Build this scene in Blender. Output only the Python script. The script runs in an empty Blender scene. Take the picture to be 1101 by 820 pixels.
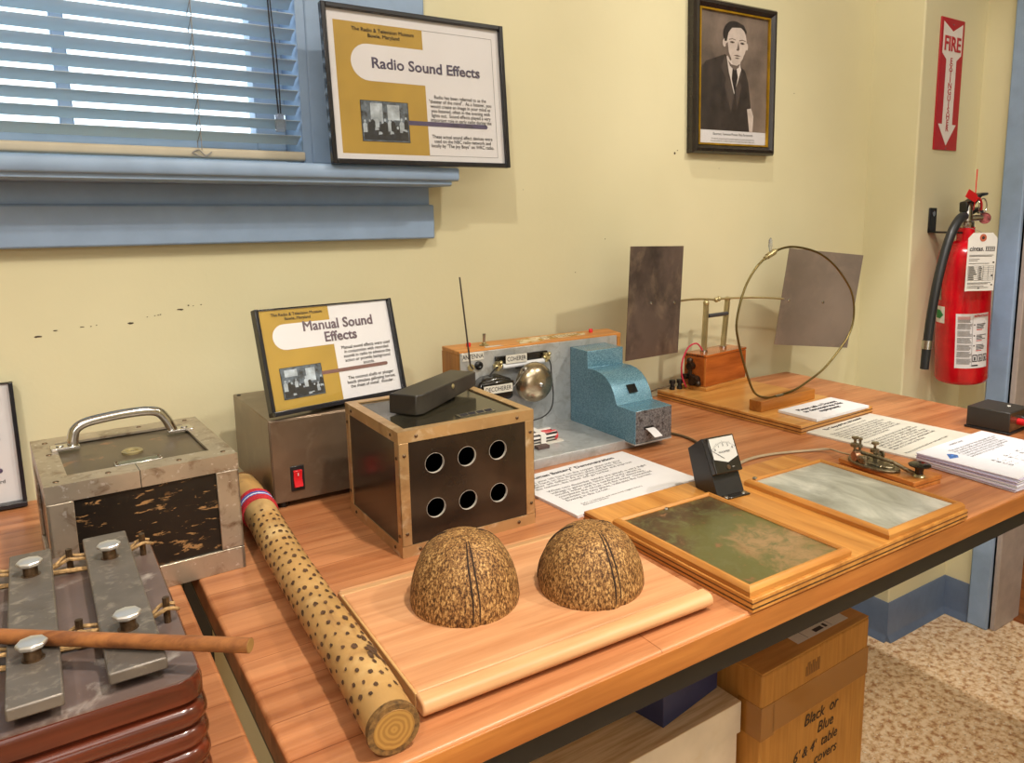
import bpy, bmesh, math, random
from mathutils import Vector, Matrix, Euler
rnd = random.Random(7)
PI = math.pi
SC = bpy.context.scene
COL = SC.collection

# ------------------------------------------------------------------ camera
IMG_W, IMG_H = 1101, 820
CAM_Z = 1.10
YAW, PITCH, ROLL = 0.622507339, 0.164487883, 0.00503504
F_PX, PX, PY = 833.4037, 629.3739, 366.7658
fw = Vector((math.sin(YAW)*math.cos(PITCH), math.cos(YAW)*math.cos(PITCH), -math.sin(PITCH)))
rt = fw.cross(Vector((0, 0, 1))).normalized()
dn = fw.cross(rt)
r2 = rt*math.cos(ROLL) + dn*math.sin(ROLL)
d2 = -rt*math.sin(ROLL) + dn*math.cos(ROLL)
cam = bpy.data.cameras.new('camera')
co = bpy.data.objects.new('camera', cam)
COL.objects.link(co)
m = Matrix((r2, -d2, -fw)).transposed().to_4x4()
m.translation = Vector((0, 0, CAM_Z))
co.matrix_world = m
cam.sensor_fit = 'HORIZONTAL'
cam.sensor_width = 36
cam.lens = F_PX/IMG_W*36
cam.shift_x = (IMG_W/2 - PX)/IMG_W
cam.shift_y = (PY - IMG_H/2)/IMG_W
cam.clip_start = 0.02
SC.camera = co

# ------------------------------------------------------------------ light
SC.view_settings.view_transform = 'Standard'
SC.view_settings.look = 'None'
SC.view_settings.exposure = -0.04
SC.view_settings.gamma = 1.0
SC.view_settings.use_curve_mapping = False
SC.cycles.max_bounces = 10
SC.cycles.diffuse_bounces = 6
SC.cycles.glossy_bounces = 4
SC.cycles.transparent_max_bounces = 12
SC.cycles.caustics_reflective = False
SC.cycles.caustics_refractive = False
SC.cycles.sample_clamp_indirect = 6

w = bpy.data.worlds.new('sky')
SC.world = w
w.use_nodes = True
w.node_tree.nodes['Background'].inputs[0].default_value = (0.72, 0.88, 1.0, 1)
w.node_tree.nodes['Background'].inputs[1].default_value = 3.3


def lamp(name, kind, loc, target, power, color, size, size_y=None, spot=None, blend=0.5):
    l = bpy.data.lights.new(name, kind)
    l.energy = power
    l.color = color
    if kind == 'AREA':
        l.size = size
        if size_y:
            l.shape = 'RECTANGLE'
            l.size_y = size_y
    else:
        l.shadow_soft_size = size
    if kind == 'SPOT':
        l.spot_size = math.radians(spot)
        l.spot_blend = blend
    o = bpy.data.objects.new(name, l)
    COL.objects.link(o)
    o.location = loc
    o.rotation_euler = (Vector(target) - Vector(loc)).to_track_quat('-Z', 'Y').to_euler()
    return o


WARM = (1.0, 0.92, 0.80)
lamp('ceiling_fill_light', 'AREA', (0.2, -1.1, 2.66), (0.3, -0.6, 0), 42, (1.0, 0.97, 0.92), 2.4, 1.6)  # broad unseen fill added overhead to soften the shadows of the spots
lamp('rear_fill_light', 'AREA', (-0.5, -2.9, 1.45), (0.7, 1.0, 0.55), 30, (1.0, 0.97, 0.93), 2.2, 1.4)  # fill added behind the camera, no real window; lifts fronts and under the table
lamp('track_light', 'SPOT', (-0.70, -0.85, 2.62), (0.35, 0.9, 0.9), 72, WARM, 0.04, spot=75)
lamp('track_light', 'SPOT', (0.55, -0.25, 2.62), (0.18, 0.55, 0.74), 135, WARM, 0.05, spot=44, blend=0.8)
lamp('track_light', 'SPOT', (1.70, -0.6, 2.62), (0.55, 0.75, 0.8), 95, WARM, 0.05, spot=62, blend=0.6)
lamp('track_light', 'SPOT', (0.68, 0.60, 2.58), (1.80, 1.00, 0.55), 34, (1.0, 0.95, 0.87), 0.03, spot=54, blend=0.5)
lamp('track_light', 'SPOT', (0.67, 0.30, 2.62), (2.00, 0.72, 0.0), 85, (1.0, 0.96, 0.92), 0.025, spot=34, blend=0.35)

# ------------------------------------------------------------------ helpers


def S(r, g, b):
    def f(c):
        c /= 255.0
        return c/12.92 if c <= 0.04045 else ((c+0.055)/1.055)**2.4
    return (f(r), f(g), f(b), 1)


MATS = {}


class NT:
    def __init__(self, name):
        self.m = bpy.data.materials.new(name)
        self.m.use_nodes = True
        self.t = self.m.node_tree
        self.b = self.t.nodes['Principled BSDF']
        self.coord = None

    def n(self, kind, **kw):
        x = self.t.nodes.new(kind)
        for k, v in kw.items():
            if k in x.inputs:
                x.inputs[k].default_value = v
            else:
                setattr(x, k, v)
        return x

    def l(self, a, b):
        self.t.links.new(a, b)

    def obj(self, scale=(1, 1, 1), rot=(0, 0, 0)):
        if self.coord is None:
            self.coord = self.n('ShaderNodeTexCoord')
        mp = self.n('ShaderNodeMapping')
        mp.inputs['Scale'].default_value = scale
        mp.inputs['Rotation'].default_value = rot
        self.l(self.coord.outputs['Object'], mp.inputs['Vector'])
        return mp.outputs['Vector']

    def noise(self, vec, scale, detail=4, rough=0.55, dist=0.0):
        x = self.n('ShaderNodeTexNoise')
        x.inputs['Scale'].default_value = scale
        x.inputs['Detail'].default_value = detail
        x.inputs['Roughness'].default_value = rough
        x.inputs['Distortion'].default_value = dist
        self.l(vec, x.inputs['Vector'])
        return x.outputs['Fac']

    def ramp(self, fac, stops, interp='LINEAR'):
        x = self.n('ShaderNodeValToRGB')
        x.color_ramp.interpolation = interp
        e = x.color_ramp.elements
        e[0].position, e[0].color = stops[0]
        e[1].position, e[1].color = stops[-1]
        for p, c in stops[1:-1]:
            k = e.new(p)
            k.color = c
        self.l(fac, x.inputs['Fac'])
        return x.outputs['Color']

    def mix(self, fac, a, b, mode='MIX'):
        x = self.n('ShaderNodeMix', data_type='RGBA', blend_type=mode)
        ins = [i for i in x.inputs if i.type == 'RGBA']
        f = x.inputs[0]
        if isinstance(fac, (int, float)):
            f.default_value = fac
        else:
            self.l(fac, f)
        for v, i in ((a, ins[0]), (b, ins[1])):
            if isinstance(v, tuple):
                i.default_value = v
            else:
                self.l(v, i)
        return [o for o in x.outputs if o.type == 'RGBA'][0]

    def bump(self, h, strength, dist=0.002):
        x = self.n('ShaderNodeBump')
        x.inputs['Strength'].default_value = strength
        x.inputs['Distance'].default_value = dist
        self.l(h, x.inputs['Height'])
        self.l(x.outputs['Normal'], self.b.inputs['Normal'])

    def col(self, c):
        if isinstance(c, tuple):
            self.b.inputs['Base Color'].default_value = c
        else:
            self.l(c, self.b.inputs['Base Color'])

    def done(self, rough=0.5, metal=0.0, spec=0.5, coat=0.0):
        if not isinstance(rough, (int, float)):
            self.l(rough, self.b.inputs['Roughness'])
        else:
            self.b.inputs['Roughness'].default_value = rough
        self.b.inputs['Metallic'].default_value = metal
        self.b.inputs['Specular IOR Level'].default_value = spec
        self.b.inputs['Coat Weight'].default_value = coat
        return self.m


def plain(name, c, rough=0.5, metal=0.0, var=0.08, scale=30, bump=0.0, spec=0.5, coat=0.0):
    t = NT(name)
    f = t.noise(t.obj(), scale, 5)
    dk = tuple(x*(1-var*2.2) for x in c[:3]) + (1,)
    lt = tuple(min(1, x*(1+var)) for x in c[:3]) + (1,)
    t.col(t.ramp(f, [(0.3, dk), (0.7, lt)]))
    if bump:
        t.bump(f, bump)
    return t.done(rough, metal, spec, coat)


def worn(name, c, spot, scale=40, lo=0.55, hi=0.65, rough=0.45, metal=0.0, stretch=(1, 1, 1), bump=0.0, second=None, coat=0.0):
    """base colour with worn patches of a second colour"""
    t = NT(name)
    f1 = t.noise(t.obj(), scale*0.35, 4)
    base = t.ramp(f1, [(0.3, tuple(x*0.75 for x in c[:3])+(1,)), (0.7, tuple(min(1, x*1.15) for x in c[:3])+(1,))])
    f2 = t.noise(t.obj(stretch), scale, 8, 0.65, 0.6)
    k = t.ramp(f2, [(lo, (0, 0, 0, 1)), (hi, (1, 1, 1, 1))])
    cc = t.mix(k, base, spot)
    if second:
        f3 = t.noise(t.obj(), second[1], 5, 0.6)
        k3 = t.ramp(f3, [(second[2], (0, 0, 0, 1)), (second[3], (1, 1, 1, 1))])
        cc = t.mix(k3, cc, second[0])
    t.col(cc)
    if bump:
        t.bump(f2, bump)
    return t.done(rough, metal, 0.5, coat)


def wood(name, c1, c2, along='X', grain=60, rough=0.4, planks=None, spec=0.4, ring=0.25, coat=0.0):
    t = NT(name)
    st = {'X': (0.05, 1, 1), 'Y': (1, 0.05, 1), 'Z': (1, 1, 0.05)}[along]
    f = t.noise(t.obj(st), grain, 6, 0.6, 0.4)
    f2 = t.noise(t.obj(tuple(0.25 if q < 1 else q for q in st)), grain*0.22, 3, 0.5, 1.2)
    c = t.ramp(f, [(0.32, c2), (0.62, c1)])
    cd = t.ramp(f2, [(0.35, tuple(x*(1-ring) for x in (1, 1, 1)) + (1,)), (0.6, (1, 1, 1, 1))])
    c = t.mix(1.0, c, cd, 'MULTIPLY')
    if planks:
        br = t.n('ShaderNodeTexBrick')
        br.offset = 0.37
        br.offset_frequency = 2
        br.inputs['Scale'].default_value = 1
        br.inputs['Brick Width'].default_value = planks[0]
        br.inputs['Row Height'].default_value = planks[1]
        br.inputs['Mortar Size'].default_value = 0.0006
        br.inputs['Mortar Smooth'].default_value = 0.3
        br.inputs['Color1'].default_value = planks[2]
        br.inputs['Color2'].default_value = planks[3]
        br.inputs['Mortar'].default_value = planks[4]
        t.l(t.obj(), br.inputs['Vector'])
        c = t.mix(1.0, c, br.outputs['Color'], 'MULTIPLY')
    t.col(c)
    t.bump(f, 0.12, 0.001)
    return t.done(rough, 0, spec, coat)


def thin_glass(name):
    mm = bpy.data.materials.new(name)
    mm.use_nodes = True
    t = mm.node_tree
    t.nodes.remove(t.nodes['Principled BSDF'])
    out = t.nodes['Material Output']
    tr = t.nodes.new('ShaderNodeBsdfTransparent')
    gl = t.nodes.new('ShaderNodeBsdfGlossy')
    gl.inputs['Roughness'].default_value = 0.03
    lw = t.nodes.new('ShaderNodeLayerWeight')
    lw.inputs['Blend'].default_value = 0.5
    pw = t.nodes.new('ShaderNodeMath')
    pw.operation = 'POWER'
    pw.inputs[1].default_value = 4.0
    t.links.new(lw.outputs['Facing'], pw.inputs[0])
    fr = t.nodes.new('ShaderNodeMath')
    fr.operation = 'MULTIPLY_ADD'
    fr.inputs[1].default_value = 0.85
    fr.inputs[2].default_value = 0.03
    t.links.new(pw.outputs[0], fr.inputs[0])
    mx = t.nodes.new('ShaderNodeMixShader')
    t.links.new(fr.outputs[0], mx.inputs[0])
    t.links.new(tr.outputs[0], mx.inputs[1])
    t.links.new(gl.outputs[0], mx.inputs[2])
    t.links.new(mx.outputs[0], out.inputs['Surface'])
    return mm


class MB:
    """collects shapes for ONE mesh object"""

    def __init__(self):
        self.b = bmesh.new()
        self.mi = 0

    def _tag(self, faces):
        for f in faces:
            f.material_index = self.mi

    def poly(self, pts, faces):
        vs = [self.b.verts.new(p) for p in pts]
        fs = []
        for f in faces:
            try:
                fs.append(self.b.faces.new([vs[i] for i in f]))
            except ValueError:
                pass
        self._tag(fs)
        return vs

    def box(self, x0, x1, y0, y1, z0, z1, M=None):
        p = [Vector((x, y, z)) for z in (z0, z1) for y in (y0, y1) for x in (x0, x1)]
        if M:
            p = [M @ q for q in p]
        self.poly(p, [(0, 2, 3, 1), (4, 5, 7, 6), (0, 1, 5, 4), (1, 3, 7, 5), (3, 2, 6, 7), (2, 0, 4, 6)])
        return self

    def prism(self, poly, d0, d1, axis='Y', M=None):
        """2D polygon extruded along axis between d0 and d1"""
        def P(u, v, d):
            q = {'X': (d, u, v), 'Y': (u, d, v), 'Z': (u, v, d)}[axis]
            q = Vector(q)
            return M @ q if M else q
        n = len(poly)
        pts = [P(u, v, d0) for u, v in poly] + [P(u, v, d1) for u, v in poly]
        fs = [tuple(range(n)), tuple(range(2*n-1, n-1, -1))]
        for i in range(n):
            j = (i+1) % n
            fs.append((i, i+n, j+n, j))
        self.poly(pts, fs)
        return self

    def flat(self, poly, d, axis='Y'):
        def P(u, v):
            return Vector({'X': (d, u, v), 'Y': (u, d, v), 'Z': (u, v, d)}[axis])
        self.poly([P(*p) for p in poly], [tuple(range(len(poly)))])
        return self

    def tube(self, pts, r, seg=10, caps=True, closed=False):
        pts = [Vector(p) for p in pts]
        n = len(pts)
        rs = r if isinstance(r, (list, tuple)) else [r]*n
        rings = []
        up = None
        for i, p in enumerate(pts):
            if closed:
                t = pts[(i+1) % n] - pts[i-1]
            else:
                t = pts[min(i+1, n-1)] - pts[max(i-1, 0)]
            t.normalize()
            if up is None:
                a = Vector((0, 0, 1)) if abs(t.z) < 0.9 else Vector((1, 0, 0))
                up = (a - t*a.dot(t)).normalized()
            else:
                up = (up - t*up.dot(t)).normalized()
            sd = t.cross(up)
            rings.append([self.b.verts.new(p + (up*math.cos(2*PI*k/seg) + sd*math.sin(2*PI*k/seg))*rs[i]) for k in range(seg)])
        fs = []
        for i in range(n if closed else n-1):
            A, B = rings[i], rings[(i+1) % n]
            for k in range(seg):
                fs.append(self.b.faces.new((A[k], A[(k+1) % seg], B[(k+1) % seg], B[k])))
        if caps and not closed:
            fs.append(self.b.faces.new(rings[0][::-1]))
            fs.append(self.b.faces.new(rings[-1]))
        self._tag(fs)
        return self

    def cyl(self, p0, p1, r, seg=20, r1=None):
        return self.tube([p0, p1], [r, r if r1 is None else r1], seg)

    def lathe(self, prof, c=(0, 0, 0), seg=32, axis=(0, 0, 1), cap=True):
        """profile list of (radius, height) turned about axis through c"""
        q = Vector((0, 0, 1)).rotation_difference(Vector(axis))
        c = Vector(c)
        rings = []
        for rr, h in prof:
            if rr < 1e-6:
                rings.append([self.b.verts.new(c + q @ Vector((0, 0, h)))])
            else:
                rings.append([self.b.verts.new(c + q @ Vector((rr*math.cos(2*PI*k/seg), rr*math.sin(2*PI*k/seg), h))) for k in range(seg)])
        fs = []
        for A, B in zip(rings, rings[1:]):
            for k in range(seg):
                j = (k+1) % seg
                f = [A[k % len(A)], A[j % len(A)], B[j % len(B)], B[k % len(B)]]
                u = []
                for v in f:
                    if v not in u:
                        u.append(v)
                if len(u) > 2:
                    fs.append(self.b.faces.new(u))
        for R in (rings[0], rings[-1]):
            if cap and len(R) > 1:
                fs.append(self.b.faces.new(R))
        self._tag(fs)
        return self

    def ball(self, c, r, sx=1, sy=1, sz=1, seg=16):
        prof = [(r*math.sin(PI*i/10), -r*math.cos(PI*i/10)) for i in range(11)]
        n0 = len(self.b.verts)
        self.lathe(prof, (0, 0, 0), seg)
        self.b.verts.ensure_lookup_table()
        for v in list(self.b.verts)[n0:]:
            v.co = Vector((v.co.x*sx, v.co.y*sy, v.co.z*sz)) + Vector(c)
        return self

    def build(self, name, mats, parent=None, bevel=0.0, seg=2, smooth=40, kind=None, label=None, loc=None, subsurf=0):
        bmesh.ops.recalc_face_normals(self.b, faces=self.b.faces)
        me = bpy.data.meshes.new(name)
        self.b.to_mesh(me)
        self.b.free()
        for mt in (mats if isinstance(mats, (list, tuple)) else [mats]):
            me.materials.append(mt)
        if smooth:
            me.polygons.foreach_set('use_smooth', [True]*len(me.polygons))
            try:
                me.set_sharp_from_angle(angle=math.radians(smooth))
            except Exception:
                pass
        o = bpy.data.objects.new(name, me)
        COL.objects.link(o)
        if parent:
            o.parent = parent
        if loc:
            o.location = loc
        if bevel:
            bv = o.modifiers.new('bevel', 'BEVEL')
            bv.width = bevel
            bv.segments = seg
            bv.limit_method = 'ANGLE'
            bv.angle_limit = math.radians(40)
        if subsurf:
            ss = o.modifiers.new('sub', 'SUBSURF')
            ss.levels = ss.render_levels = subsurf
        if kind:
            o['kind'] = kind
        if label:
            o['label'] = label
        return o


def tag(o, label, cat, group=None):
    o['label'] = label
    o['category'] = cat
    if group:
        o['group'] = group
    return o


def thing(name, label, cat, loc=(0, 0, 0), rz=0.0, group=None, mat=None):
    o = bpy.data.objects.new(name, None)
    o.empty_display_size = 0.03
    COL.objects.link(o)
    o.location = loc
    if mat is not None:
        o.rotation_euler = mat.to_euler()
    else:
        o.rotation_euler = (0, 0, rz)
    return tag(o, label, cat, group)


def box(name, dims, mat, parent=None, bevel=0.0, **kw):
    return MB().box(*dims).build(name, mat, parent, bevel, **kw)


def text(body, size, mat, parent, loc, rot=(PI/2, 0, 0), align='CENTER', bold=0.0, shear=0.0, name='text', sx=1.0, line=1.0, space=1.0):
    c = bpy.data.curves.new(name, 'FONT')
    c.body = body
    c.size = size
    c.align_x = align
    c.align_y = 'CENTER'
    c.bevel_depth = bold
    c.bevel_resolution = 0
    c.shear = shear
    c.space_line = line
    c.space_character = space
    c.resolution_u = 3
    tmp = bpy.data.objects.new('tmp', c)
    COL.objects.link(tmp)
    dg = bpy.context.evaluated_depsgraph_get()
    me = bpy.data.meshes.new_from_object(tmp.evaluated_get(dg))
    bpy.data.objects.remove(tmp)
    me.materials.clear()
    me.materials.append(mat)
    me.name = name
    o = bpy.data.objects.new(name, me)
    COL.objects.link(o)
    o.parent = parent
    o.location = loc
    o.rotation_euler = rot
    o.scale = (sx, 1, 1)
    return o


def smoothpath(pts, n=6, closed=False):
    pts = [Vector(p) for p in pts]
    out = []
    N = len(pts)
    for i in range(N if closed else N-1):
        if closed:
            p0, p1, p2, p3 = pts[i-1], pts[i], pts[(i+1) % N], pts[(i+2) % N]
        else:
            p0, p1, p2, p3 = pts[max(i-1, 0)], pts[i], pts[i+1], pts[min(i+2, N-1)]
        for k in range(n):
            t = k/n
            out.append(0.5*((2*p1) + (p2-p0)*t + (2*p0-5*p1+4*p2-p3)*t*t + (3*p1-p0-3*p2+p3)*t**3))
    if not closed:
        out.append(pts[-1])
    return out


def rrect(w, d, r, seg=5):
    out = []
    for cx, cy, a0 in ((w/2-r, d/2-r, 0), (-w/2+r, d/2-r, 90), (-w/2+r, -d/2+r, 180), (w/2-r, -d/2+r, 270)):
        for k in range(seg+1):
            a = math.radians(a0 + 90*k/seg)
            out.append((cx + r*math.cos(a), cy + r*math.sin(a)))
    return out


# ------------------------------------------------------------------ materials
def make_wall():
    t = NT('cream_wall_paint')
    f = t.noise(t.obj(), 90, 5)
    f2 = t.noise(t.obj(), 3, 3)
    t.col(t.ramp(f2, [(0.3, S(210, 203, 166)), (0.7, S(218, 211, 175))]))
    t.bump(f, 0.12, 0.002)
    return t.done(0.55, 0, 0.3)


M_wall = make_wall()
M_blue = plain('pale_blue_paint', S(142, 166, 196), 0.45, var=0.05, scale=25, bump=0.05)
M_jamb = plain('grey_mauve_paint', S(172, 160, 152), 0.5, var=0.06)
M_base = plain('slate_blue_vinyl', S(98, 112, 134), 0.35, var=0.05)
M_ceil = plain('ceiling_white', S(235, 232, 222), 0.8, var=0.02)


def make_floor():
    t = NT('speckled_vinyl_floor')
    v = t.obj()
    a = t.noise(v, 62, 3, 0.6)
    b = t.noise(v, 130, 4, 0.6)
    c = t.ramp(a, [(0.36, S(172, 120, 76)), (0.47, S(216, 180, 136)), (0.60, S(236, 210, 176))])
    k = t.ramp(b, [(0.60, (0, 0, 0, 1)), (0.66, (1, 1, 1, 1))])
    c = t.mix(k, c, S(170, 138, 104))
    k2 = t.ramp(b, [(0.34, (1, 1, 1, 1)), (0.40, (0, 0, 0, 1))])
    c = t.mix(k2, c, S(238, 230, 214))
    t.col(c)
    return t.done(0.4, 0, 0.4)


M_floor = make_floor()
M_hall = wood('hall_floorboards', S(176, 104, 52), S(130, 70, 34), 'Y', 40)
M_table = wood('butcher_block_table', S(202, 138, 92), S(164, 100, 60), 'X', 75, 0.34,
               planks=(0.46, 0.047, (1.0, 1.0, 1.0, 1), (0.82, 0.75, 0.69, 1), (0.56, 0.46, 0.38, 1)), spec=0.4, ring=0.16)
M_edge = wood('varnished_edge', S(198, 128, 62), S(164, 96, 42), 'X', 60, 0.35, ring=0.2)
M_black = plain('black_metal', S(22, 21, 20), 0.4, var=0.1)
M_blackgloss = plain('black_gloss', S(30, 27, 24), 0.16, var=0.2, spec=0.6)
M_blackplastic = plain('black_plastic', S(32, 32, 34), 0.32, var=0.08)
M_frameblack = plain('black_frame', S(28, 28, 34), 0.25, var=0.08)
M_paper = plain('white_paper', S(220, 218, 220), 0.7, var=0.02, scale=12)
M_cream = plain('cream_paper', S(206, 202, 190), 0.75, var=0.03, scale=14)
M_gold = plain('gold_print', S(176, 142, 52), 0.6, var=0.06, scale=20)
M_purple = plain('purple_print', S(74, 64, 98), 0.6, var=0.03)
M_mauve = plain('mauve_print', S(120, 84, 78), 0.6, var=0.03)
M_ink = plain('black_ink', S(34, 32, 38), 0.7, var=0.02)
M_greyink = plain('grey_ink', S(96, 94, 92), 0.7, var=0.02)
M_redink = plain('red_ink', S(196, 60, 60), 0.7, var=0.02)
M_titleink = plain('violet_grey_ink', S(78, 72, 96), 0.6, var=0.02)
M_titleink2 = plain('mauve_grey_ink', S(104, 88, 100), 0.6, var=0.02)
M_glass = thin_glass('thin_glass')
M_steel = plain('steel', S(190, 188, 184), 0.25, 1.0, var=0.06)
M_chrome = plain('chrome', S(214, 212, 210), 0.12, 1.0, var=0.03)
M_brass = plain('brass', S(196, 182, 136), 0.34, 0.75, var=0.12)
M_rivet = plain('dark_rivet', S(110, 88, 66), 0.4, 0.8, var=0.2, scale=300)
M_alu = worn('aluminium', S(190, 192, 192), S(160, 160, 156), 60, 0.5, 0.7, 0.34, 0.45)
M_red = plain('red_plastic', S(214, 30, 38), 0.3, var=0.03)
M_white = plain('white_plastic', S(226, 224, 218), 0.4, var=0.02)


def edge_mat(nm):
    m = bpy.data.materials.get(nm)
    return m


# ------------------------------------------------------------------ room
WY = 1.188           # back wall
AX, AY = 1.715, 1.057  # alcove return
SX = 1.983           # side wall with the door
CEIL = 2.7
WL, WR_, WZ0, WZ1 = -1.25, 0.352, 1.172, 2.25

box('floor', (-2.6, 3.4, -3.2, 1.4, -0.08, 0), M_floor, kind='structure')
box('ceiling', (-2.6, 3.4, -3.2, 1.4, CEIL, CEIL+0.08), M_ceil, kind='structure')
wb = MB()
wb.box(-2.6, WL, WY, WY+0.14, 0, CEIL)
wb.box(WR_, AX+0.3, WY, WY+0.14, 0, CEIL)
wb.box(WL, WR_, WY, WY+0.14, 0, WZ0)
wb.box(WL, WR_, WY, WY+0.14, WZ1, CEIL)
wall_back = wb.build('wall_back', M_wall, kind='structure', smooth=0)
box('wall_right', (AX, SX+0.16, AY, WY+0.02, 0, CEIL), M_wall, kind='structure', smooth=0, bevel=0.004)
ws = MB()
ws.box(SX, SX+0.13, 0.96, AY+0.01, 0, CEIL)
ws.box(SX, SX+0.13, 0.0, 0.96, 2.08, CEIL)
ws.box(SX, SX+0.13, -3.2, 0.0, 0, CEIL)
ws.build('wall_side', M_wall, kind='structure', smooth=0)
box('wall_left', (-2.6, -2.5, -3.2, WY+0.1, 0, CEIL), M_wall, kind='structure', smooth=0)
box('wall_front', (-2.6, 3.4, -3.3, -3.1, 0, CEIL), M_wall, kind='structure', smooth=0)
# little hall beyond the door
box('wall_hall', (3.0, 3.1, -1.2, 1.3, 0, CEIL), M_wall, kind='structure', smooth=0)
hb = MB()
hb.box(SX+0.16, 3.1, 1.2, 1.3, 0, CEIL)
hb.box(SX+0.13, 3.1, -1.3, -1.2, 0, CEIL)
hb.build('wall_hall_end', M_wall, kind='structure', smooth=0)
box('floor_hall', (SX+0.10, 3.0, -1.2, 1.2, 0.0, 0.006), M_hall, kind='structure')
# baseboard with coved foot
def baseboard(name, pts, z=0.105):
    b = MB()
    for (x0, y0), (x1, y1) in zip(pts, pts[1:]):
        d = Vector((x1-x0, y1-y0, 0))
        L = d.length
        d.normalize()
        nrm = Vector((d.y, -d.x, 0))  # into the room
        e = 0.006
        a = Vector((x0, y0, 0)) - d*0.0
        c = Vector((x1, y1, 0))
        prof = [(0, 0), (0.016, 0), (0.015, 0.004), (0.008, 0.012), (0.005, 0.02), (0.004, z-0.003), (0.002, z), (0, z)]
        P = [a + nrm*u + Vector((0, 0, v)) for u, v in prof] + [c + nrm*u + Vector((0, 0, v)) for u, v in prof]
        n = len(prof)
        fs = [tuple(range(n)), tuple(range(2*n-1, n-1, -1))] + [(i, (i+1) % n, n+(i+1) % n, n+i) for i in range(n)]
        b.poly(P, fs)
    return b.build(name, M_base, kind='structure', smooth=50)
baseboard('baseboard_right', [(AX, WY), (AX, AY-0.004), (SX, AY-0.004)][0:2])
baseboard('baseboard_alcove', [(AX-0.004, AY), (SX, AY)])
baseboard('baseboard_side', [(SX, AY), (SX, 0.982)])
baseboard('baseboard_back', [(-2.5, WY), (AX, WY)])
# door casing and jamb
dd = MB()
dd.box(SX-0.014, SX+0.0, 0.928, 0.982, 0, 2.12)
dd.box(SX-0.014, SX+0.0, -0.03, 0.928, 2.06, 2.12)
dd.box(SX-0.014, SX+0.0, -0.07, -0.02, 0, 2.12)
d1 = dd.build('door_1', M_blue, kind='structure', bevel=0.004)
jb = MB()
jb.box(SX+0.0, SX+0.006, 0.922, 0.96, 0, 2.06)
jb.box(SX+0.0, SX+0.13, 0.912, 0.96, 0, 2.06)
jb.build('door_jamb', M_jamb, d1, bevel=0.003)
# scuffs on the wall
sc = MB()
def scuff(x, z, w_, h_):
    n = 9
    pts = [(x + math.cos(2*PI*k/n)*w_*(0.6+0.5*rnd.random()), z + math.sin(2*PI*k/n)*h_*(0.5+0.6*rnd.random())) for k in range(n)]
    sc.flat(pts, WY-0.0004)
for x, z, a, b in ((0.002, 0.949, .006, .0015), (0.021, 0.955, .003, .0012), (0.05, 0.957, .003, .0008), (0.06, .957, .0012, .0006), (0.066, .958, .001, .0007),
                   (0.105, 0.957, .004, .0018), (0.125, .964, .001, .0006), (0.134, .965, .0012, .0008), (0.138, .9655, .0012, .0008), (0.141, .966, .0013, .0008),
                   (0.166, .971, .005, .0012), (0.176, .976, .0016, .001), (0.182, .975, .0012, .0005), (0.192, .976, .0014, .0008),
                   (1.075, 1.216, .003, .003), (1.082, 1.222, .002, .001), (0.994, 1.03, .002, .0012), (0.9, 1.05, .0012, .0015), (0.83, .99, .0015, .001), (1.2, 1.19, .001, .001),
                   (0.72, 1.14, .001, .001), (0.65, 1.37, .002, .001), (1.43, 1.36, .002, .001)):
    scuff(x, z, a, b)
sc.build('scuff_marks', plain('scuff_brown', S(70, 56, 42), 0.7), wall_back, smooth=0, label='small dark scuffs on the cream wall')

# ------------------------------------------------------------------ window
win = thing('window_1', 'blue painted window with sill above the tables', 'window')
del win['category'], win['label']
win['kind'] = 'structure'
b = MB()
b.box(WR_, 0.536, WY-0.020, WY, WZ0, WZ1+0.12)
b.box(WL-0.18, WL, WY-0.020, WY, WZ0, WZ1+0.12)
b.box(WL, WR_, WY-0.020, WY, WZ1, WZ1+0.12)
b.build('window_casing', M_blue, win, bevel=0.003)
b = MB()
b.box(WR_-0.012, WR_, WY-0.02, WY+0.14, WZ0, WZ1)
b.box(WL, WL+0.012, WY-0.02, WY+0.14, WZ0, WZ1)
b.box(WL, WR_, WY-0.02, WY+0.14, WZ1-0.012, WZ1)
b.build('window_jamb', M_blue, win)
b = MB()
YS = WY+0.065
b.box(WR_-0.055, WR_-0.012, YS-0.002, YS+0.035, WZ0, WZ1)
b.box(WL+0.012, WL+0.055, YS-0.002, YS+0.035, WZ0, WZ1)
b.box(WL, WR_, YS, YS+0.035, WZ0, WZ0+0.045)
b.box(WL, WR_, YS, YS+0.035, WZ1-0.05, WZ1)
for x in (0.062, -0.30, -0.66):
    b.box(x-0.008, x+0.008, YS+0.002, YS+0.03, WZ0+0.045, WZ1-0.05)
b.build('window_frame', M_blue, win, bevel=0.002)
box('window_pane', (WL+0.02, WR_-0.02, YS+0.014, YS+0.018, WZ0+0.02, WZ1-0.02), M_glass, win, smooth=0)
# sill: stool, cove and apron
b = MB()
b.prism([(1.088, 1.168), (1.085, 1.164), (1.085, 1.152), (1.088, 1.148), (WY+0.07, 1.148), (WY+0.07, 1.168)], -1.5, 0.546, 'X')
b.build('window_sill', M_blue, win, bevel=0.002)
b = MB()
b.prism([(1.093, 1.149), (1.093, 1.143), (1.097, 1.1405), (WY, 1.1405), (WY, 1.149)], -1.49, 0.536, 'X')
b.build('sill_moulding', M_blue, win)
box('apron_backing', (-1.478, 0.537, WY-0.009, WY, 1.112, 1.1405), M_blue, win, smooth=0)
box('window_apron', (-1.48, 0.540, WY-0.022, WY, 1.060, 1.1135), M_blue, win, bevel=0.003)

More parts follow.
